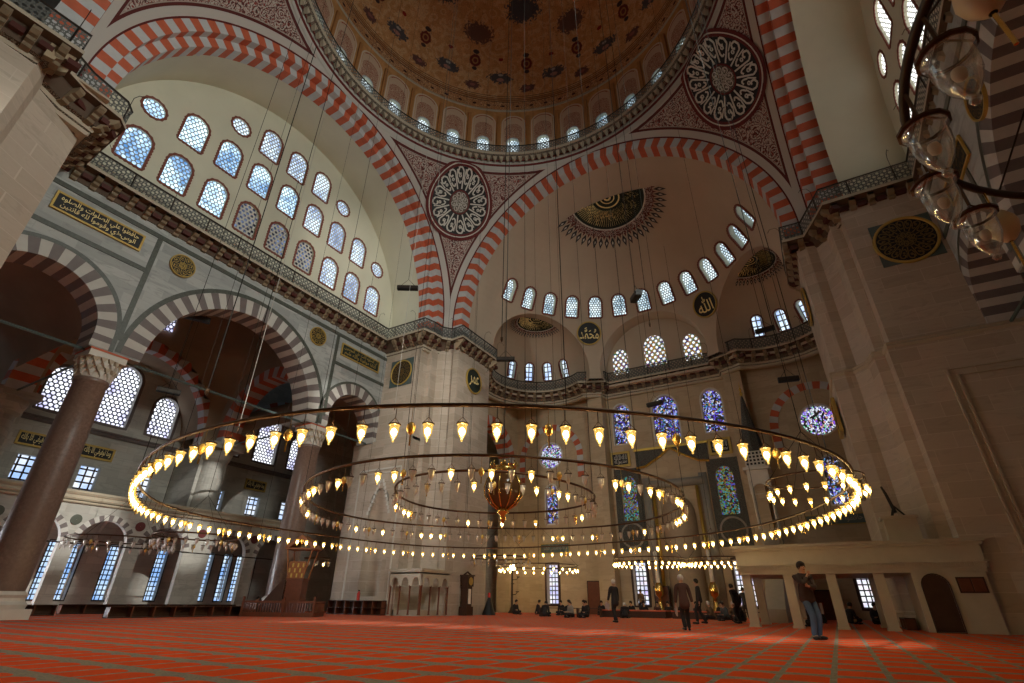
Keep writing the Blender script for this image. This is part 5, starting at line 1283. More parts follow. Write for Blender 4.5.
speaker('black loudspeaker in front of the central upper stained window', (.3, 23.5, 15.0), 1.3, -.2, 24)
speaker('black loudspeaker above the right rose window', (9.9, 19.4, 13.6), 1.2, .2, 24)
speaker('black loudspeaker below the right exedra balcony', (9.3, 21.5, 18.4), 1.3, -.1, 24)

# ================================================================== MUEZZIN PLATFORM
def mahfil():
    Y0 = 9.7; X0, X1 = 6.15, 14.15
    t = thing('marble_platform', 'pale marble raised platform on square pillars in front of the right pier', 'platform', (10.2, 10.6, 0))
    m = MB()
    def slab(z0, z1, o): m.box(X0-o, 13.7, Y0-o, 14.2+o, z0, z1); m.box(13.7, X1+o, Y0-o, 9.97, z0, z1)
    for z0, z1, o in ((1.88, 2.02, 0), (2.02, 2.2, .06), (2.2, 2.28, .12), (2.28, 2.76, .02), (2.76, 2.86, .10), (2.86, 2.97, .18)): slab(z0, z1, o)
    m.build('entablature', [M_whitestone2], t)
    m = MB(); m.box(X0, X1, Y0-.075, Y0-.06, 2.08, 2.14)
    for i in range(60): m.box(X0+.13*i, X0+.13*i+.07, Y0-.12, Y0-.07, 2.08, 2.18)
    m.build('dentil_band', [M_whitestone2], t)
    for y in (Y0+.15, 13.6):
        for x in (6.37, 7.92, 9.42, 10.97):
            m = MB(); m.box(x-.17, x+.17, y-.02, y+.3, 0, 1.9); m.box(x-.21, x+.21, y-.06, y+.34, 0, .08); m.build('pillar', [M_whitestone2], t)
    m = MB(); m.box(11.95, 13.7, Y0, 14.0, 0, 1.9); m.box(13.69, 14.05, Y0, 9.97, 0, 1.9); m.build('end_block', [M_whitestone2], t)
    f0 = FQ(Y0); m = MB(); m.prism(outline('arch', 12.55, .92, .76, 1.78, 10), 0, .04, f0); d = m.build('door', [M_wood], t)
    m = MB(); m.tube([f0(x, z, .05) for x, z in outline('arch', 12.55, .92, .80, 1.82, 10)], .02, 5, True); m.build('door_frame', [M_wood], d)
    m = MB(); m.box(13.17, 13.95, 1.22, 1.72, 0, .04, 0, f0); g = m.build('wall_cupboard', [M_wood], t)
    for a_ in (13.22, 13.58): m = MB(); m.box(a_, a_+.32, 1.27, 1.67, .04, .06, 0, f0); m.build('shutter', [M_woodr], g)
M_whitestone2 = plain('pale_marble', (.43, .38, .29), .45, var=.15, vs=2)
mahfil()
t = thing('stone_pedestal', 'square marble pedestal on top of the raised platform', 'pedestal', (12.2, 10.7, 2.98)); m = MB(); m.box(11.7, 12.75, 10.3, 11.1, 2.98, 3.82); m.box(11.62, 12.83, 10.22, 11.18, 3.82, 3.92); m.build('block', [M_whitestone2], t)
m = MB(); m.box(11.65, 12.8, 10.25, 11.15, 2.975, 3.06); m.build('plinth', [M_whitestone2], t)
t = thing('tripod_stand', 'black folded tripod stand on the marble pedestal', 'stand', (12.2, 10.7, 3.96)); m = MB(); m.tube([(0, 0, .12), (-.12, 0, .85), (-.2, 0, 1.15)], [.07, .06, .04], 6); m.build('pole', [M_black], t, world=False)
for a in (0, 2.1, 4.2): m = MB(); m.tube([(0, 0, .38), (.28*math.cos(a), .2*math.sin(a), 0)], .035, 5); m.build('leg', [M_black], t, world=False)
t = thing('picture_frame', 'dark framed panel hung on the inner side of the right pier', 'picture', (11.6, 14.2, 9.1)); f_ = frame((11.55, 0, 0), (0, 1, 0), (0, 0, 1), (-1, 0, 0))
m = MB(); m.box(13.5, 14.9, 8.4, 9.9, .05, .1, 0, f_); m.build('panel', [M_blackgold], t); m = MB()
for a, b, c, d in ((13.4, 15.0, 9.9, 10.0), (13.4, 15.0, 8.3, 8.4), (13.4, 13.5, 8.4, 9.9), (14.9, 15.0, 8.4, 9.9)): m.box(a, b, c, d, 0, .16, 0, f_)
m.build('frame', [M_giltp], t)
t = thing('wall_lantern', 'small framed glass lantern box hung on the right pier below the picture', 'lantern', (11.3, 14.0, 5.6)); m = MB(); m.box(-.3, .3, -.25, .25, -.45, .45); m.build('box', [M_clear], t, world=False)
m = MB()
for x in (-.3, .3):
    for y in (-.25, .25): m.tube([(x, y, -.45), (x, y, .45)], .02, 4)
for z in (-.45, .45): m.tube([(-.3, -.25, z), (.3, -.25, z), (.3, .25, z), (-.3, .25, z)], .02, 4, True)
m.tube([(0, 0, .45), (.25, .1, .7)], .015, 4); m.build('frame', [M_iron], t, world=False)

# ================================================================== MINBAR
t = thing('minbar_pulpit', 'tall marble pulpit with a dark pointed spire left of the right rose window', 'pulpit', (6.6, 25.0, 0))
m = MB(); m.box(6.05, 7.25, 23.3, 24.5, 0, 5.2); m.prism([(16.5, 0), (24, 0), (24, 5.0), (16.5, .6)], 6.2, 7.1, lambda u, v, w_: Vector((w_, u, v))); m.build('stair_body', [M_whitestone2], t)
m = MB()
for x in (6.1, 7.2):
    for y in (23.35, 24.45): m.lathe([(.10, 5.2), (.07, 5.4), (.07, 8.0), (.13, 8.3)], 10, (x, y, 0))
m.build('canopy_columns', [M_whitestone], t)
m = MB(); fr_ = FQ(23.3); 
plate(m, [(6.0, 7.3), (7.3, 7.3), (7.3, 9.0), (6.0, 9.0)][0:0] or [(5.98, 7.4), (7.32, 7.4), (7.32, 9.0), (5.98, 9.0)], [outline('arch', 6.65, 7.75, 1.0, .66, 10)], fr_, .2); m.box(5.8, 7.5, 23.1, 24.7, 9.0, 9.2); m.box(6.02, 7.28, 23.3, 24.5, 9.2, 10.3); m.build('canopy', [M_whitestone, M_tile], t)
m = MB(); m.lathe([(.78, 10.3), (.72, 10.6), (.42, 12.3), (.14, 14.2), (.05, 14.6)], 8, (6.65, 23.9, 0), flute=0); s_ = m.build('spire', [M_tile], t)
m = MB(); m.lathe([(.05, 14.55), (.13, 14.75), (.05, 14.95), (.10, 15.1), (.03, 15.25), (.01, 15.7)], 10, (6.65, 23.9, 0)); m.build('finial', [M_gilt], s_)
m = MB(); m.box(6.05, 7.25, 9.3, 10.3, -.01, .015, 0, FQ(23.3))
for i in range(5):
    for j in range(4): m.box(6.1+.24*i, 6.1+.24*i+.14, 9.35+.24*j, 9.35+.24*j+.14, .0, .03, 1, FQ(23.3))
m.build('pierced_panel', [M_whitestone, M_black], t)
# ================================================================== WOODEN PREACHING CHAIR
t = thing('preaching_chair', 'carved wooden preaching chair with gabled canopy in front of the second left column', 'pulpit', (-15.4, 5.1, 0), 0)
fk = frame((-15.4, 5.1, 0), (.86, .5, 0), (0, 0, 1), (.5, -.86, 0))
m = MB(); m.box(-.42, .42, .8, 1.7, -.42, .42, 0, fk); m.box(-.48, .48, 1.7, 1.78, -.47, .47, 0, fk); m.box(-.46, .46, 0, .8, -.46, .46, 0, fk); m.build('seat_box', [M_woodr], t)
m = MB()
for i in range(6):
    for j in range(3): m.box(-.40+.14*i, -.40+.14*i+.08, 1.82+.25*j, 1.82+.25*j+.19, .43, .48, (i+j) % 2, fk)
m.box(-.45, .45, 1.78, 2.6, .39, .44, 0, fk); m.build('lattice_front', [M_woodo, M_giltp], t)
m = MB(); m.prism([(-.85, 3.25), (-.72, 3.42), (0, 3.95), (.72, 3.42), (.85, 3.25), (.66, 3.25), (0, 3.72), (-.66, 3.25)], -.55, .55, fk); m.box(-.8, .8, 3.2, 3.28, -.55, .55, 0, fk); m.build('gabled_canopy', [M_woodo], t)
for x in (-.4, .4):
    for w_ in (-.4, .4): m = MB(); m.tube([fk(x, 1.78, w_), fk(x*1.7, 3.22, w_*1.2)], .04, 6); m.build('post', [M_woodo], t)
m = MB()
for i in range(7): m.box(-1.9+.2*i, -.46, .05+.24*i, .2+.24*i, -.4, .4, 0, fk)
m.prism([(-2.0, .03), (-.47, .03), (-.47, 1.7), (-.65, 1.7)], .40, .45, fk); m.prism([(-2.0, .03), (-.47, .03), (-.47, 1.7), (-.65, 1.7)], -.45, -.40, fk); m.build('steps', [M_wood], t)
m = MB()
for a, b, w0, w1 in ((-2.2, 1.5, 1.0, 1.06), (-2.2, -2.14, -.6, 1.0), (1.44, 1.5, -.6, 1.0)):
    m.box(a, b, 0, .08, w0, w1, 0, fk); m.box(a, b, .62, .72, w0, w1, 0, fk); m.box(a, b, .08, .2, w0, w1, 0, fk)
    n = int(max(b-a, w1-w0)/.13)
    for i in range(n):
        u = a+(b-a)*(i+.5)/n if b-a > 1 else (a+b)/2; w_ = (w0+w1)/2 if b-a > 1 else w0+(w1-w0)*(i+.5)/n; m.tube([fk(u, .1, w_), fk(u, .65, w_)], .028, 5)
for u in (-2.17, -.1, 1.47): m.box(u-.05, u+.05, 0, .9, .98, 1.08, 0, fk)
m.build('railing', [M_woodr], t)
# ================================================================== FOUNTAIN ARCADE AT THE PIER
t = thing('marble_niche_kiosk', 'small marble arcade with pointed arches and red columns at the foot of the left pier', 'kiosk', (-12.4, 11.9, 0))
fa, fb = FQ(10.45), FL(-11.3)
for fr_, a, b in ((fa, -13.75, -11.35), (fb, 10.5, 13.15)):
    m = MB(); w_ = (b-a)/3; plate(m, [(a, 1.55), (b, 1.55), (b, 2.3), (a, 2.3)], [outline('point', a+w_*(i+.5), 1.80, w_*.62, .46, 8) for i in range(3)], fr_, .12)
    m.box(a-.06, b+.06, 2.3, 2.38, -.3, .06, 0, fr_); m.box(a-.1, b+.1, 2.38, 2.5, -.3, .1, 0, fr_); m.box(a, b, 2.22, 2.3, -.12, .0, 0, fr_); m.build('arched_head', [M_whitestone2], t)
for fr_, a, b in ((fa, -13.7, -11.42), (fb, 10.55, 13.1)):
    for i in range(4): mm = MB(); p = fr_(a+(b-a)*i/3, 0, -.06); mm.lathe([(.07, .06), (.05, .15), (.05, 1.45), (.08, 1.6)], 8, (p.x, p.y, 0)); mm.build('red_column', [M_woodr], t, True)
m = MB(); m.box(-13.7, -11.75, 10.85, 13.0, 0, .3); m.build('basin', [M_whitestone2], t)
# ================================================================== CLOCK, SHELVES, LOW TABLES
t = thing('grandfather_clock', 'tall dark wooden grandfather clock standing against the left pier', 'clock', (-11.15, 14.9, 0)); m = MB()
m.box(-.28, .28, -.38, .38, 0, .5); m.box(-.22, .22, -.28, .28, .5, 1.65); m.box(-.27, .27, -.36, .36, 1.65, 2.25); m.box(-.32, .32, -.42, .42, 2.25, 2.33); m.build('case', [M_wood], t, world=False)
m = MB(); m.lathe([(.001, .0), (.22, .0), (.24, .02)], 20, (0, 1.95, 0), fr=lambda a, b, c: Vector((.28+c, a, b))); m.build('dial', [M_giltp], t, world=False)
m = MB(); m.box(.22, .235, -.14, .14, .65, 1.5); m.build('glass_door', [M_offbulb], t, world=False)
m = MB(); m.tube([(.0, -.4, 2.33), (.0, 0, 2.5), (0, .4, 2.33)], .06, 5); m.build('crest', [M_wood], t, world=False)
def shelf(label, fr_, L, H, D, n, rows=1, group=None, mat=None):
    t = thing('low_shelf', label, 'shelf', fr_(L/2, 0, 0), 0, group); m = MB(); mat = mat or M_wood
    for r in range(rows+1): z = H*r/rows; m.box(0, L, max(0, z-.04), z if r else .04, -D, 0, 0, fr_)
    m.box(0, L, 0, H, -D, -D+.03, 0, fr_); m.build('boards', [mat], t)
    for i in range(n+1): m = MB(); x = L*i/n; m.box(max(0, x-.03), min(L, x+.03), 0, H, -D, .004, 0, fr_); m.build('divider', [M_woodr], t)
shelf('long low dark wooden shoe shelf between the two left columns', frame((-17.3, -2.6, 0), (0, 1, 0), (0, 0, 1), (1, 0, 0)), 6.4, .45, .4, 7)
shelf('low wooden shoe shelf behind the first column, left end', frame((-22.5, -7.5, 0), (0, 1, 0), (0, 0, 1), (1, 0, 0)), 5.0, .45, .4, 6)
shelf('farther low wooden shoe shelf seen behind the long one', frame((-24.6, -1.5, 0), (0, 1, 0), (0, 0, 1), (1, 0, 0)), 9.5, .45, .4, 9)
shelf('two-row wooden bookshelf below the tall niche of the left pier', frame((-18.7, 10.35, 0), (1, 0, 0), (0, 0, 1), (0, -1, 0)), 4.6, .78, .4, 6, 2)
shelf('small wooden shelf unit under the marble platform at its right end', frame((11.45, 13.3, 0), (.02, -1, 0), (0, 0, 1), (-1, -.02, 0)), 1.7, .4, .35, 2, mat=M_black)
def lowtable(label, x0, x1, y0, y1, h, top=None):
    t = thing('low_platform', label, 'platform', ((x0+x1)/2, (y0+y1)/2, 0)); m = MB(); m.box(x0, x1, y0, y1, h-.06, h); m.build('carpeted_top', [top or M_red], t)
    m = MB(); m.box(x0+.05, x1-.05, y0+.05, y0+.12, 0, h-.06); m.box(x0+.05, x1-.05, y1-.12, y1-.05, 0, h-.06); m.box(x0+.05, x0+.12, y0, y1, 0, h-.06); m.box(x1-.12, x1-.05, y0, y1, 0, h-.06); m.build('wooden_side', [M_wood], t)
lowtable('low red-topped platform in front of the mihrab, left section', -3.9, .3, 19.6, 21.6, .42)
lowtable('low red-topped platform in front of the mihrab, right section', .6, 4.4, 19.6, 21.6, .42)
def bench(label, x, y, L, rz=0, h=.42):
    t = thing('reading_desk', label, 'desk', (x, y, 0), rz); m = MB(); m.box(-L/2, L/2, -.22, .22, h-.04, h); m.build('top', [M_wood], t, world=False)
    for s1 in (-1, 1):
        m = MB(); m.box(s1*(L/2-.06)-.03, s1*(L/2-.06)+.03, -.2, .2, 0, h-.04); m.build('side_panel', [M_wood], t, world=False)
bench('long low wooden reading desk with seated readers, left of the platforms', -5.9, 17.6, 2.6, .1, .5); bench('second low wooden reading desk behind the first', -4.6, 18.9, 2.0, .1, .5); bench('low reading desk at the foot of the marble platform corner', 5.0, 18.2, 1.6, 0, .45)
# door leaves and tall dark cupboards on the qibla wall
for x, lab, h, m_ in ((-7.3, 'narrow dark red wooden cupboard standing left of the central qibla windows', 2.3, M_woodr), (-1.9, 'dark red screen board standing behind the seated readers', 1.9, M_woodr), (6.9, 'dark framed board with faint lettering under the marble platform', 2.4, M_black), (8.7, 'plain dark red board leaning under the marble platform', 1.6, M_woodr)):
    yy = 27.3 if x < 6 else 25.8; t = thing('wooden_board', lab, 'board', (x, yy, 0)); m = MB(); m.box(-.5, .5, -.12, .12, 0, h); m.build('panel', [m_], t, world=False)
    m = MB(); 
    for a, b, c, d in ((-.56, .56, h, h+.08), (-.56, -.5, 0, h), (.5, .56, 0, h)): m.box(a, b, -.16, .16, c, d)
    m.build('frame', [M_wood], t, world=False)
# tall brass candlesticks either side of the mihrab
for x, lab in ((-1.9, 'tall brass mihrab candlestick left of the mihrab niche'), (2.0, 'tall brass mihrab candlestick right of the mihrab niche')):
    t = thing('brass_candlestick', lab, 'candlestick', (x, 26.6, 0)); m = MB(); m.lathe([(.42, 0), (.40, .15), (.25, .5), (.14, .8), (.10, 1.2), (.30, 1.35), (.34, 1.75), (.22, 2.1), (.16, 2.2)], 20); m.build('stand', [M_brass], t, True, world=False)
    m = MB(); m.lathe([(.15, 2.2), (.14, 4.3), (.02, 4.4)], 14); m.build('candle', [M_offbulb], t, True, world=False)
# cast iron lamp post with one round lit globe
t = thing('lamp_post', 'dark ornate floor lamp post with one round lit globe near the left qibla window', 'lamp', (-13.4, 24.6, 0)); m = MB(); m.lathe([(.35, 0), (.2, .2), (.08, .5), (.07, 3.0), (.10, 3.1)], 12); m.build('post', [M_iron], t, True, world=False)
for z, a in ((1.3, 0), (1.9, 2), (2.4, .6)): m = MB(); m.tube([(0, 0, z), (.35*math.cos(a), .35*math.sin(a), z+.05), (.5*math.cos(a), .5*math.sin(a), z+.2)], .03, 5); m.lathe([(.12, z+.2), (.16, z+.26)], 8, (.5*math.cos(a), .5*math.sin(a), 0)); m.build('bracket_arm', [M_iron], t, False, world=False)
m = MB(); m.lathe([(.003, 3.1), (.16, 3.2), (.2, 3.35), (.16, 3.5), (.003, 3.6)], 12); m.build('lit_globe', [M_bulb], t, True, world=False)
t = thing('fire_extinguisher', 'small red fire extinguisher on the bookshelf below the pier niche', 'extinguisher', (-15.9, 10.15, .78)); m = MB(); m.lathe([(.10, 0), (.10, .38), (.04, .46), (.03, .5)], 10); m.build('cylinder', [plain('signal_red', (.55, .03, .02), .4)], t, True, world=False); m = MB(); m.box(-.06, .06, -.02, .02, .5, .56); m.tube([(.03, 0, .5), (.12, 0, .4), (.1, 0, .15)], .012, 4); m.build('handle', [M_black], t, world=False)
t = thing('traffic_cone', 'dark cone-like marker with a red tip at the foot of the clock pier corner', 'marker', (-10.9, 17.2, 0)); m = MB(); m.lathe([(.45, 0), (.2, .7), (.06, 1.1)], 12); m.build('cover', [M_black], t, True, world=False); m = MB(); m.lathe([(.1, 1.05), (.09, 1.3), (.02, 1.35)], 10); m.build('tip', [bpy.data.materials['signal_red']], t, True, world=False)
# free hanging cables (positions measured)
cable('thick black hoist cable hanging before the left tympanum windows', -12.0, -4.1, 8.6, 48, .028, M_cablem)
cable('pale rope hanging in front of the big left striped arch', -14.0, -1.16, 8.0, 40, .016, M_rope)
cable('pale rope hanging down between the two left great-arch feet', -11.0, 6.2, 11.0, 42, .014, M_rope)
cable('dark cable hanging left of the centre of the semi-dome', -2.8, 5.0, 13.0, 42, .022, M_cablem)
cable('dark cable crossing the right side of the semi-dome', 4.05, 9.0, 14.0, 48, .018, M_cablem)
# ================================================================== PEOPLE
def skin(vs, es, rs, sub=2):
    me = bpy.data.meshes.new('s'); me.from_pydata(vs, es, []); o = bpy.data.objects.new('s', me); C.objects.link(o)
    m = o.modifiers.new('k', 'SKIN'); m.use_smooth_shade = True
    for i, r in enumerate(rs):
        d = me.skin_vertices[0].data[i]; d.radius = r if hasattr(r, '__len__') else (r, r)
    me.skin_vertices[0].data[0].use_root = True
    if sub: s_ = o.modifiers.new('u', 'SUBSURF'); s_.levels = sub; s_.render_levels = sub
    bpy.context.view_layer.update(); q = bpy.data.meshes.new_from_object(o.evaluated_get(bpy.context.evaluated_depsgraph_get()))
    V = [tuple(v.co) for v in q.vertices]; Fc = [tuple(p.vertices) for p in q.polygons]
    bpy.data.objects.remove(o, do_unlink=True); bpy.data.meshes.remove(q); return V, Fc
def solve2(a, b, l1, l2, hint):   # joint between a and b
    a, b, h = Vector(a), Vector(b), Vector(hint); d = (b-a).length; d = min(d, (l1+l2)*.999); u = (b-a).normalized(); x = (l1*l1-l2*l2+d*d)/(2*d); y = math.sqrt(max(0, l1*l1-x*x)); p = (h-u*h.dot(u)).normalized(); return a+u*x+p*y
M_skin = plain('skin', (.45, .26, .17), .6); M_hairk = plain('black_hair', (.02, .015, .012), .6); M_hairg = plain('grey_hair', (.55, .53, .50), .6)
M_shoe = plain('black_shoe_leather', (.015, .013, .012), .4)
CL = {}
def cloth(name, col):
    if name not in CL: CL[name] = plain(name, col, .8, var=.25)
    return CL[name]
def person(label, loc, rz, pose, jacket, trousers, hair, h=1.72, coat=0, extra=None, jn='jacket', group=None, bulk=1.0):
    """local axes: +y is forward, +x is the person's right"""
    t = thing('person', label, 'person', loc, rz, group); k = h/1.72; P = pose
    hip = Vector(P.get('hip', (0, 0, .93))); sh = Vector(P.get('chest', (0, .0, 1.40))); hd = Vector(P.get('head', (0, .02, 1.58))); up = (sh-hip).normalized(); right = Vector((math.cos(P.get('twist', 0)), math.sin(P.get('twist', 0)), 0))
    J = {}
    for s_, n in ((-1, 'l'), (1, 'r')):
        J[n+'hip'] = hip+Vector((s_*.09, 0, -.02)); J[n+'ank'] = Vector(P[n+'foot'])+Vector((0, 0, .09)); J[n+'knee'] = solve2(J[n+'hip'], J[n+'ank'], .44, .43, P.get(n+'kneehint', (0, 1, 0)))
        J[n+'toe'] = Vector(P[n+'foot'])+Vector(P.get(n+'toe', (s_*.03, .17, .03)))
        J[n+'sho'] = sh+right*(s_*.185)+Vector((0, 0, -.02)); J[n+'wri'] = Vector(P[n+'hand']); J[n+'elb'] = solve2(J[n+'sho'], J[n+'wri'], .29, .26, P.get(n+'elbhint', (s_*.3, -1, -.2)))
    mid = (hip+sh)/2
    vs = [hip, mid, sh, sh+(hd-sh)*.42, hd-up*.035, hd+up*.075]; rs = [(.13, .10), (.10, .08), (.10, .075), (.055, .058), (.086, .094), (.088, .098)]; es = [(0, 1), (1, 2), (2, 3), (3, 4), (4, 5)]
    for n in 'lr':
        b = len(vs); vs += [J[n+'sho'], J[n+'elb'], J[n+'wri']]; rs += [(.050, .050), (.040, .040), (.026, .026)]; es += [(2, b), (b, b+1), (b+1, b+2)]
        f = (J[n+'wri']-J[n+'elb']).normalized(); pal = J[n+'wri']+f*.075; vs.append(pal); rs.append((.034, .018)); es.append((b+2, b+3))
        b2 = len(vs); vs += [J[n+'hip'], J[n+'knee'], J[n+'ank'], J[n+'toe']]; rs += [(.085, .085), (.058, .058), (.040, .040), (.035, .028)]; es += [(0, b2), (b2, b2+1), (b2+1, b2+2), (b2+2, b2+3)]
    V, Fc = skin([tuple(v*k) for v in vs], es, [(a*k, b*k) for a, b in rs]); mb = MB(); mb.add(V, Fc)
    fw = Vector(P.get('face', (0, 1, 0))).normalized(); sd = fw.cross(Vector((0, 0, 1))).normalized()
    # face: nose, eyes, mouth, ears; fingers and thumb
    c = (hd+up*.02)*k
    mb.rbox(c+fw*.098*k, sd*.011*k, fw*.018*k, (0, 0, .024*k)); 
    for s_ in (-1, 1): mb.rbox(c+sd*s_*.085*k, sd*.010*k, fw*.018*k, (0, 0, .03*k))
    for n in 'lr':
        f = (J[n+'wri']-J[n+'elb']).normalized(); side = f.cross(fw if abs(f.dot(fw)) < .8 else Vector((0, 0, 1))).normalized(); pal = (J[n+'wri']+f*.085)*k; cu = side.cross(f)*.03
        for i, L in enumerate((.062, .072, .066, .052)):
            o_ = side*(.024-.016*i)*k; mb.tube([pal+o_, pal+o_+f*L*.5*k, pal+o_+f*L*.85*k+cu*k], [.0095*k, .0085*k, .006*k], 5)
        mb.tube([(J[n+'wri']+f*.03)*k+side*.022*k, (J[n+'wri']+f*.06)*k+side*.05*k, (J[n+'wri']+f*.09)*k+side*.055*k], [.010*k, .009*k, .007*k], 5)
    b_ = mb.build('body', [M_skin], t, True, world=False)
    m = MB()
    for s_ in (-1, 1): m.rbox(c+fw*.086*k+sd*s_*.032*k+Vector((0, 0, .012*k)), sd*.012*k, fw*.004*k, (0, 0, .006*k))
    m.rbox(c+fw*.083*k+Vector((0, 0, -.055*k)), sd*.022*k, fw*.004*k, (0, 0, .005*k)); m.build('eyes_and_mouth', [M_hairk], b_, False, world=False)
    # hair
    m = MB(); hc = (hd+up*.055-fw*.012)*k; R = .112*k
    m.lathe([(R*math.cos(a), R*1.05*math.sin(a)) for a in [x*PI/16 for x in range(-4, 9)]], 14, tuple(hc))
    m.v = [tuple(Vector(p)-fw*max(0, (Vector(p)-hc).dot(fw))*(.35 if p[2] < hc.z+.04*k else 0)) for p in m.v]
    m.build('hair', [hair], t, True, world=False)
    # trousers
    vs = [hip, hip+up*.08]; rs = [(.155, .125), (.15, .12)]; es = [(0, 1)]
    for n in 'lr': b2 = len(vs); vs += [J[n+'hip'], J[n+'knee'], J[n+'ank']+Vector((0, 0, -.02))]; rs += [(.105, .105), (.078, .078), (.068, .068)]; es += [(0, b2), (b2, b2+1), (b2+1, b2+2)]
    V, Fc = skin([tuple(v*k) for v in vs], es, [(a*k, b*k) for a, b in rs]); m = MB(); m.add(V, Fc); m.build('trousers', [trousers], t, True, world=False)
    # jacket
    lowz = hip-up*(coat+.11); vs = [mid, sh-up*.03, hip+up*.02, lowz, sh+(hd-sh)*.36]; rs = [(.165, .135), (.17, .13), (.175, .145), (.185+coat*.2, .15+coat*.15), (.078, .075)]; es = [(0, 1), (0, 2), (2, 3), (1, 4)]
    for n in 'lr': b2 = len(vs); vs += [J[n+'sho'], J[n+'elb'], J[n+'elb']+(J[n+'wri']-J[n+'elb'])*.92]; rs += [(.082, .082), (.066, .066), (.05, .05)]; es += [(1, b2), (b2, b2+1), (b2+1, b2+2)]
    V, Fc = skin([tuple(v*k) for v in vs], es, [(a*k*bulk, b*k*bulk) for a, b in rs]); m = MB(); m.add(V, Fc); m.build(jn, [jacket], t, True, world=False)
    for n in 'lr':
        a = J[n+'ank']*k; b = J[n+'toe']*k; d = (b-a); d.z = 0; d = d.normalized(); m = MB(); z = max(0, Vector(P[n+'foot']).z*k)
        q = [(a-d*.07*k), (a+d*.02*k), (b-d*.04*k), (b+d*.05*k)]; V, Fc = skin([(p.x, p.y, z+.05*k) for p in q], [(0, 1), (1, 2), (2, 3)], [(.045*k, .05*k), (.05*k, .055*k), (.05*k, .042*k), (.04*k, .035*k)], 1); m.add(V, Fc); m.build('shoe', [M_shoe], t, True, world=False)
    if extra: extra(t, J, k)
    return t
STAND = dict(lfoot=(-.10, 0, 0), rfoot=(.10, .04, 0), lhand=(-.24, .02, .82), rhand=(.24, .06, .82))
def P_(**kw): d = dict(STAND); d.update(kw); return d
def camera_prop(t, J, k):
    m = MB(); p = J['rwri']*k+Vector((0, .10, .03)); m.rbox(p, (.07, 0, 0), (0, .035, 0), (0, 0, .045)); m.lathe([(.035, 0), (.035, .07)], 10, tuple(p), fr=None); o = m.build('camera', [M_black], t, False, world=False)
def bag(t, J, k):
    p = Vector((-.27, -.05, .72)); m = MB(); m.rbox(p, (.04, 0, 0), (0, .16, 0), (0, 0, .13)); m.tube([p+Vector((0, -.14, .1)), Vector((-.1, -.03, 1.42)), Vector((.12, .0, 1.3))], .012, 4); m.build('shoulder_bag', [cloth('grey_bag', (.16, .13, .13))], t, False, world=False)
def carrier(t, J, k):
    p = J['lwri']*k+Vector((-.0, .06, -.2)); m = MB(); m.rbox(p, (.02, 0, 0), (0, .12, .05), (0, -.03, .12)); m.tube([p+Vector((0, 0, .1)), J['lwri']*k+Vector((0, 0, -.06))], .008, 4); m.build('carrier_bag', [cloth('pale_bag', (.42, .36, .36))], t, False, world=False)
JB = cloth('dark_brown_jacket', (.045, .03, .028)); JK = cloth('black_cloth', (.022, .020, .022)); JM = cloth('maroon_brown_coat', (.075, .04, .035)); JG = cloth('grey_shirt', (.28, .26, .23)); JEANS = cloth('blue_jeans', (.07, .12, .20)); JS = cloth('striped_dark_shirt', (.07, .085, .09)); JT = cloth('brown_pullover', (.15, .09, .05))
def floor_pt(*a): return a
person('man in dark jacket and blue jeans standing with a hand raised to his chin', (8.75, 2.09, 0), math.radians(-140), P_(rhand=(.02, .20, 1.40), lhand=(.08, .24, 1.17), relbhint=(.6, .3, -1), lelbhint=(-.6, .2, -1), lfoot=(-.09, 0, 0), rfoot=(.08, .05, 0), head=(0, .05, 1.59), face=(.1, 1, 0)), JB, JEANS, M_hairk, 1.82, coat=.06, extra=bag, bulk=1.18)
person('grey-haired man in a long maroon-brown coat walking away, carrying a pale bag', (4.95, 4.53, 0), math.radians(25), P_(chest=(0, .08, 1.38), head=(0, .12, 1.55), lfoot=(-.10, -.16, .02), rfoot=(.09, .14, 0), lhand=(-.27, .10, .80), rhand=(.26, -.05, .82)), JM, JK, M_hairg, 1.70, coat=.22, extra=carrier, jn='coat')
person('man in a black coat walking towards the readers with hands low', (.55, 10.0, 0), math.radians(60), P_(lfoot=(-.08, -.15, .01), rfoot=(.09, .17, 0), lhand=(-.25, .18, .85), chest=(0, .04, 1.4)), JK, JK, M_hairg, 1.76, coat=.22, extra=carrier, jn='coat')
person('young man in a black suit walking behind the man in the maroon coat', (4.03, 11.38, 0), math.radians(105), P_(lfoot=(-.09, .18, 0), rfoot=(.09, -.18, .02), rhand=(.27, .0, .82), head=(0, .04, 1.58)), JK, JK, M_hairk, 1.80, coat=.05)
def sit(**kw):
    d = dict(hip=(0, -.05, .16), chest=(0, .05, .60), head=(0, .16, .79), lfoot=(.12, .32, -.02), rfoot=(-.12, .38, -.02), lkneehint=(-1, .2, .35), rkneehint=(1, .2, .35), lhand=(-.16, .32, .30), rhand=(.16, .32, .30), ltoe=(.15, 0, .03), rtoe=(-.15, 0, .03)); d.update(kw); return d
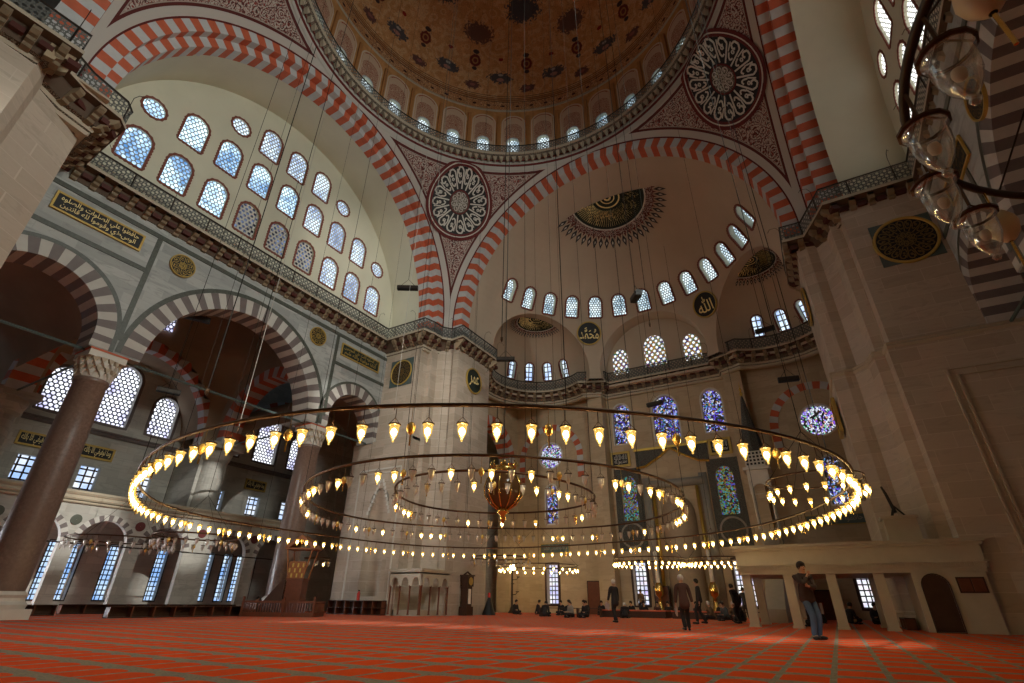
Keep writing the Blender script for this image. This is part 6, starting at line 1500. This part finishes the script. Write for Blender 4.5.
seats = [  # x, y, heading, jacket, hair, label
 (-4.3, 15.9, 150, JG, M_hairk, 'person in a light grey shirt sitting on the carpet, back turned', {}),
 (-3.5, 16.2, 160, JK, M_hairk, 'person in black sitting on the carpet close beside the one in the light shirt', {}),
 (-1.6, 17.6, 20, JK, M_hairg, 'person in black bent forward on the carpet right of the walking black coat', dict(chest=(0, .16, .55), head=(0, .32, .68))),
 (-6.6, 17.0, 10, JK, M_hairk, 'dark figure bent over the long reading desk, its left end', dict(chest=(0, .14, .57), head=(0, .3, .72))),
 (-4.9, 16.6, -10, JK, M_hairk, 'dark figure bowed over the middle of the long reading desk', dict(chest=(0, .18, .56), head=(0, .34, .70))),
 (-10.6, 20.2, 250, JK, M_hairk, 'lone dark figure sitting at the foot of the iron lamp post', {}),
 (-8.9, 20.4, 280, JK, M_hairk, 'dark figure sitting by itself between the lamp post and the reading desks', {}),
 (-7.4, 21.2, 180, JK, M_hairk, 'dark round-shouldered figure sitting just behind the left reading desk', {}),
 (-.3, 22.6, 180, JK, M_hairk, 'dark figure seated behind the left red platform, facing us', {}),
 (.5, 22.9, 180, JK, M_hairk, 'dark figure seated behind the gap between the two red platforms', {}),
 (-1.2, 23.2, 190, JM, M_hairk, 'figure in reddish clothes seated behind the left red platform below the central window', {}),
 (1.5, 22.8, 170, JK, M_hairk, 'dark figure seated behind the right red platform, its left part', {}),
 (3.35, 17.6, 100, JT, M_hairg, 'person in brown sitting cross-legged on the carpet, hand raised, left of the striped shirt', dict(rhand=(.12, .3, .55))),
 (4.1, 17.2, 140, JS, M_hairk, 'man in a dark striped shirt sitting cross-legged with his back to us', {}),
 (4.2, 19.2, 200, JT, M_hairg, 'grey-haired person in a pale brown top sitting behind the man in the striped shirt', {}),
 (5.2, 15.2, 90, JK, M_hairk, 'dark figure sitting on the carpet left of the first marble pillar', {}),
 (8.6, 16.3, 60, JK, M_hairk, 'dark figure sitting behind the second and third marble pillars', {}),
 (9.8, 17.4, -40, JK, M_hairk, 'dark figure sitting in the shade below the small platform window', {}),
 (10.9, 18.7, 200, JK, M_hairk, 'dark figure sitting furthest right under the marble platform', {}),
 (8.0, 18.6, 130, JK, M_hairk, 'dark figure sitting between the first two marble pillars', {}),
 (8.5, 11.9, 80, JK, M_hairk, 'dark-clothed figure sitting right against the left side of the third marble pillar', {}),
]
for x, y, a, j, hr, lab, kw in seats: person(lab, (x, y, 0), math.radians(a), sit(**kw), j, JK, hr, 1.72)
person('standing figure in a dark coat in front of the rightmost qibla window', (4.4, 22.9, 0), math.radians(20), P_(), JK, JK, M_hairk, 1.74, coat=.2, jn='coat')
person('dark standing figure partly hidden by the first marble pillar', (5.3, 13.6, 0), math.radians(60), P_(chest=(0, .12, 1.36), head=(0, .2, 1.52)), JK, JK, M_hairk, 1.72, coat=.1)
person('standing figure in brown at the far end between platforms and window', (-2.9, 25.2, 0), math.radians(180), P_(), JT, JK, M_hairk, 1.7)
person('person in dark clothes with a red scarf sitting on the sill of the left arcade', (-25.4, 9.9, 0), math.radians(-60), sit(), JK, JK, M_hairk, 1.72)
for i, x in enumerate((-8.1, -6.9, -5.6, -3.4, -2.4, 2.6, 3.7)):
    person('dark seated figure in the back row of readers, %s from the left' % ('first', 'second', 'third', 'fourth', 'fifth', 'sixth', 'seventh')[i], (x, 24.2+.3*(i % 2), 0), math.radians(170+15*(i % 3)), sit(), JK, JK, M_hairk, 1.72, group='dark readers in the back row')
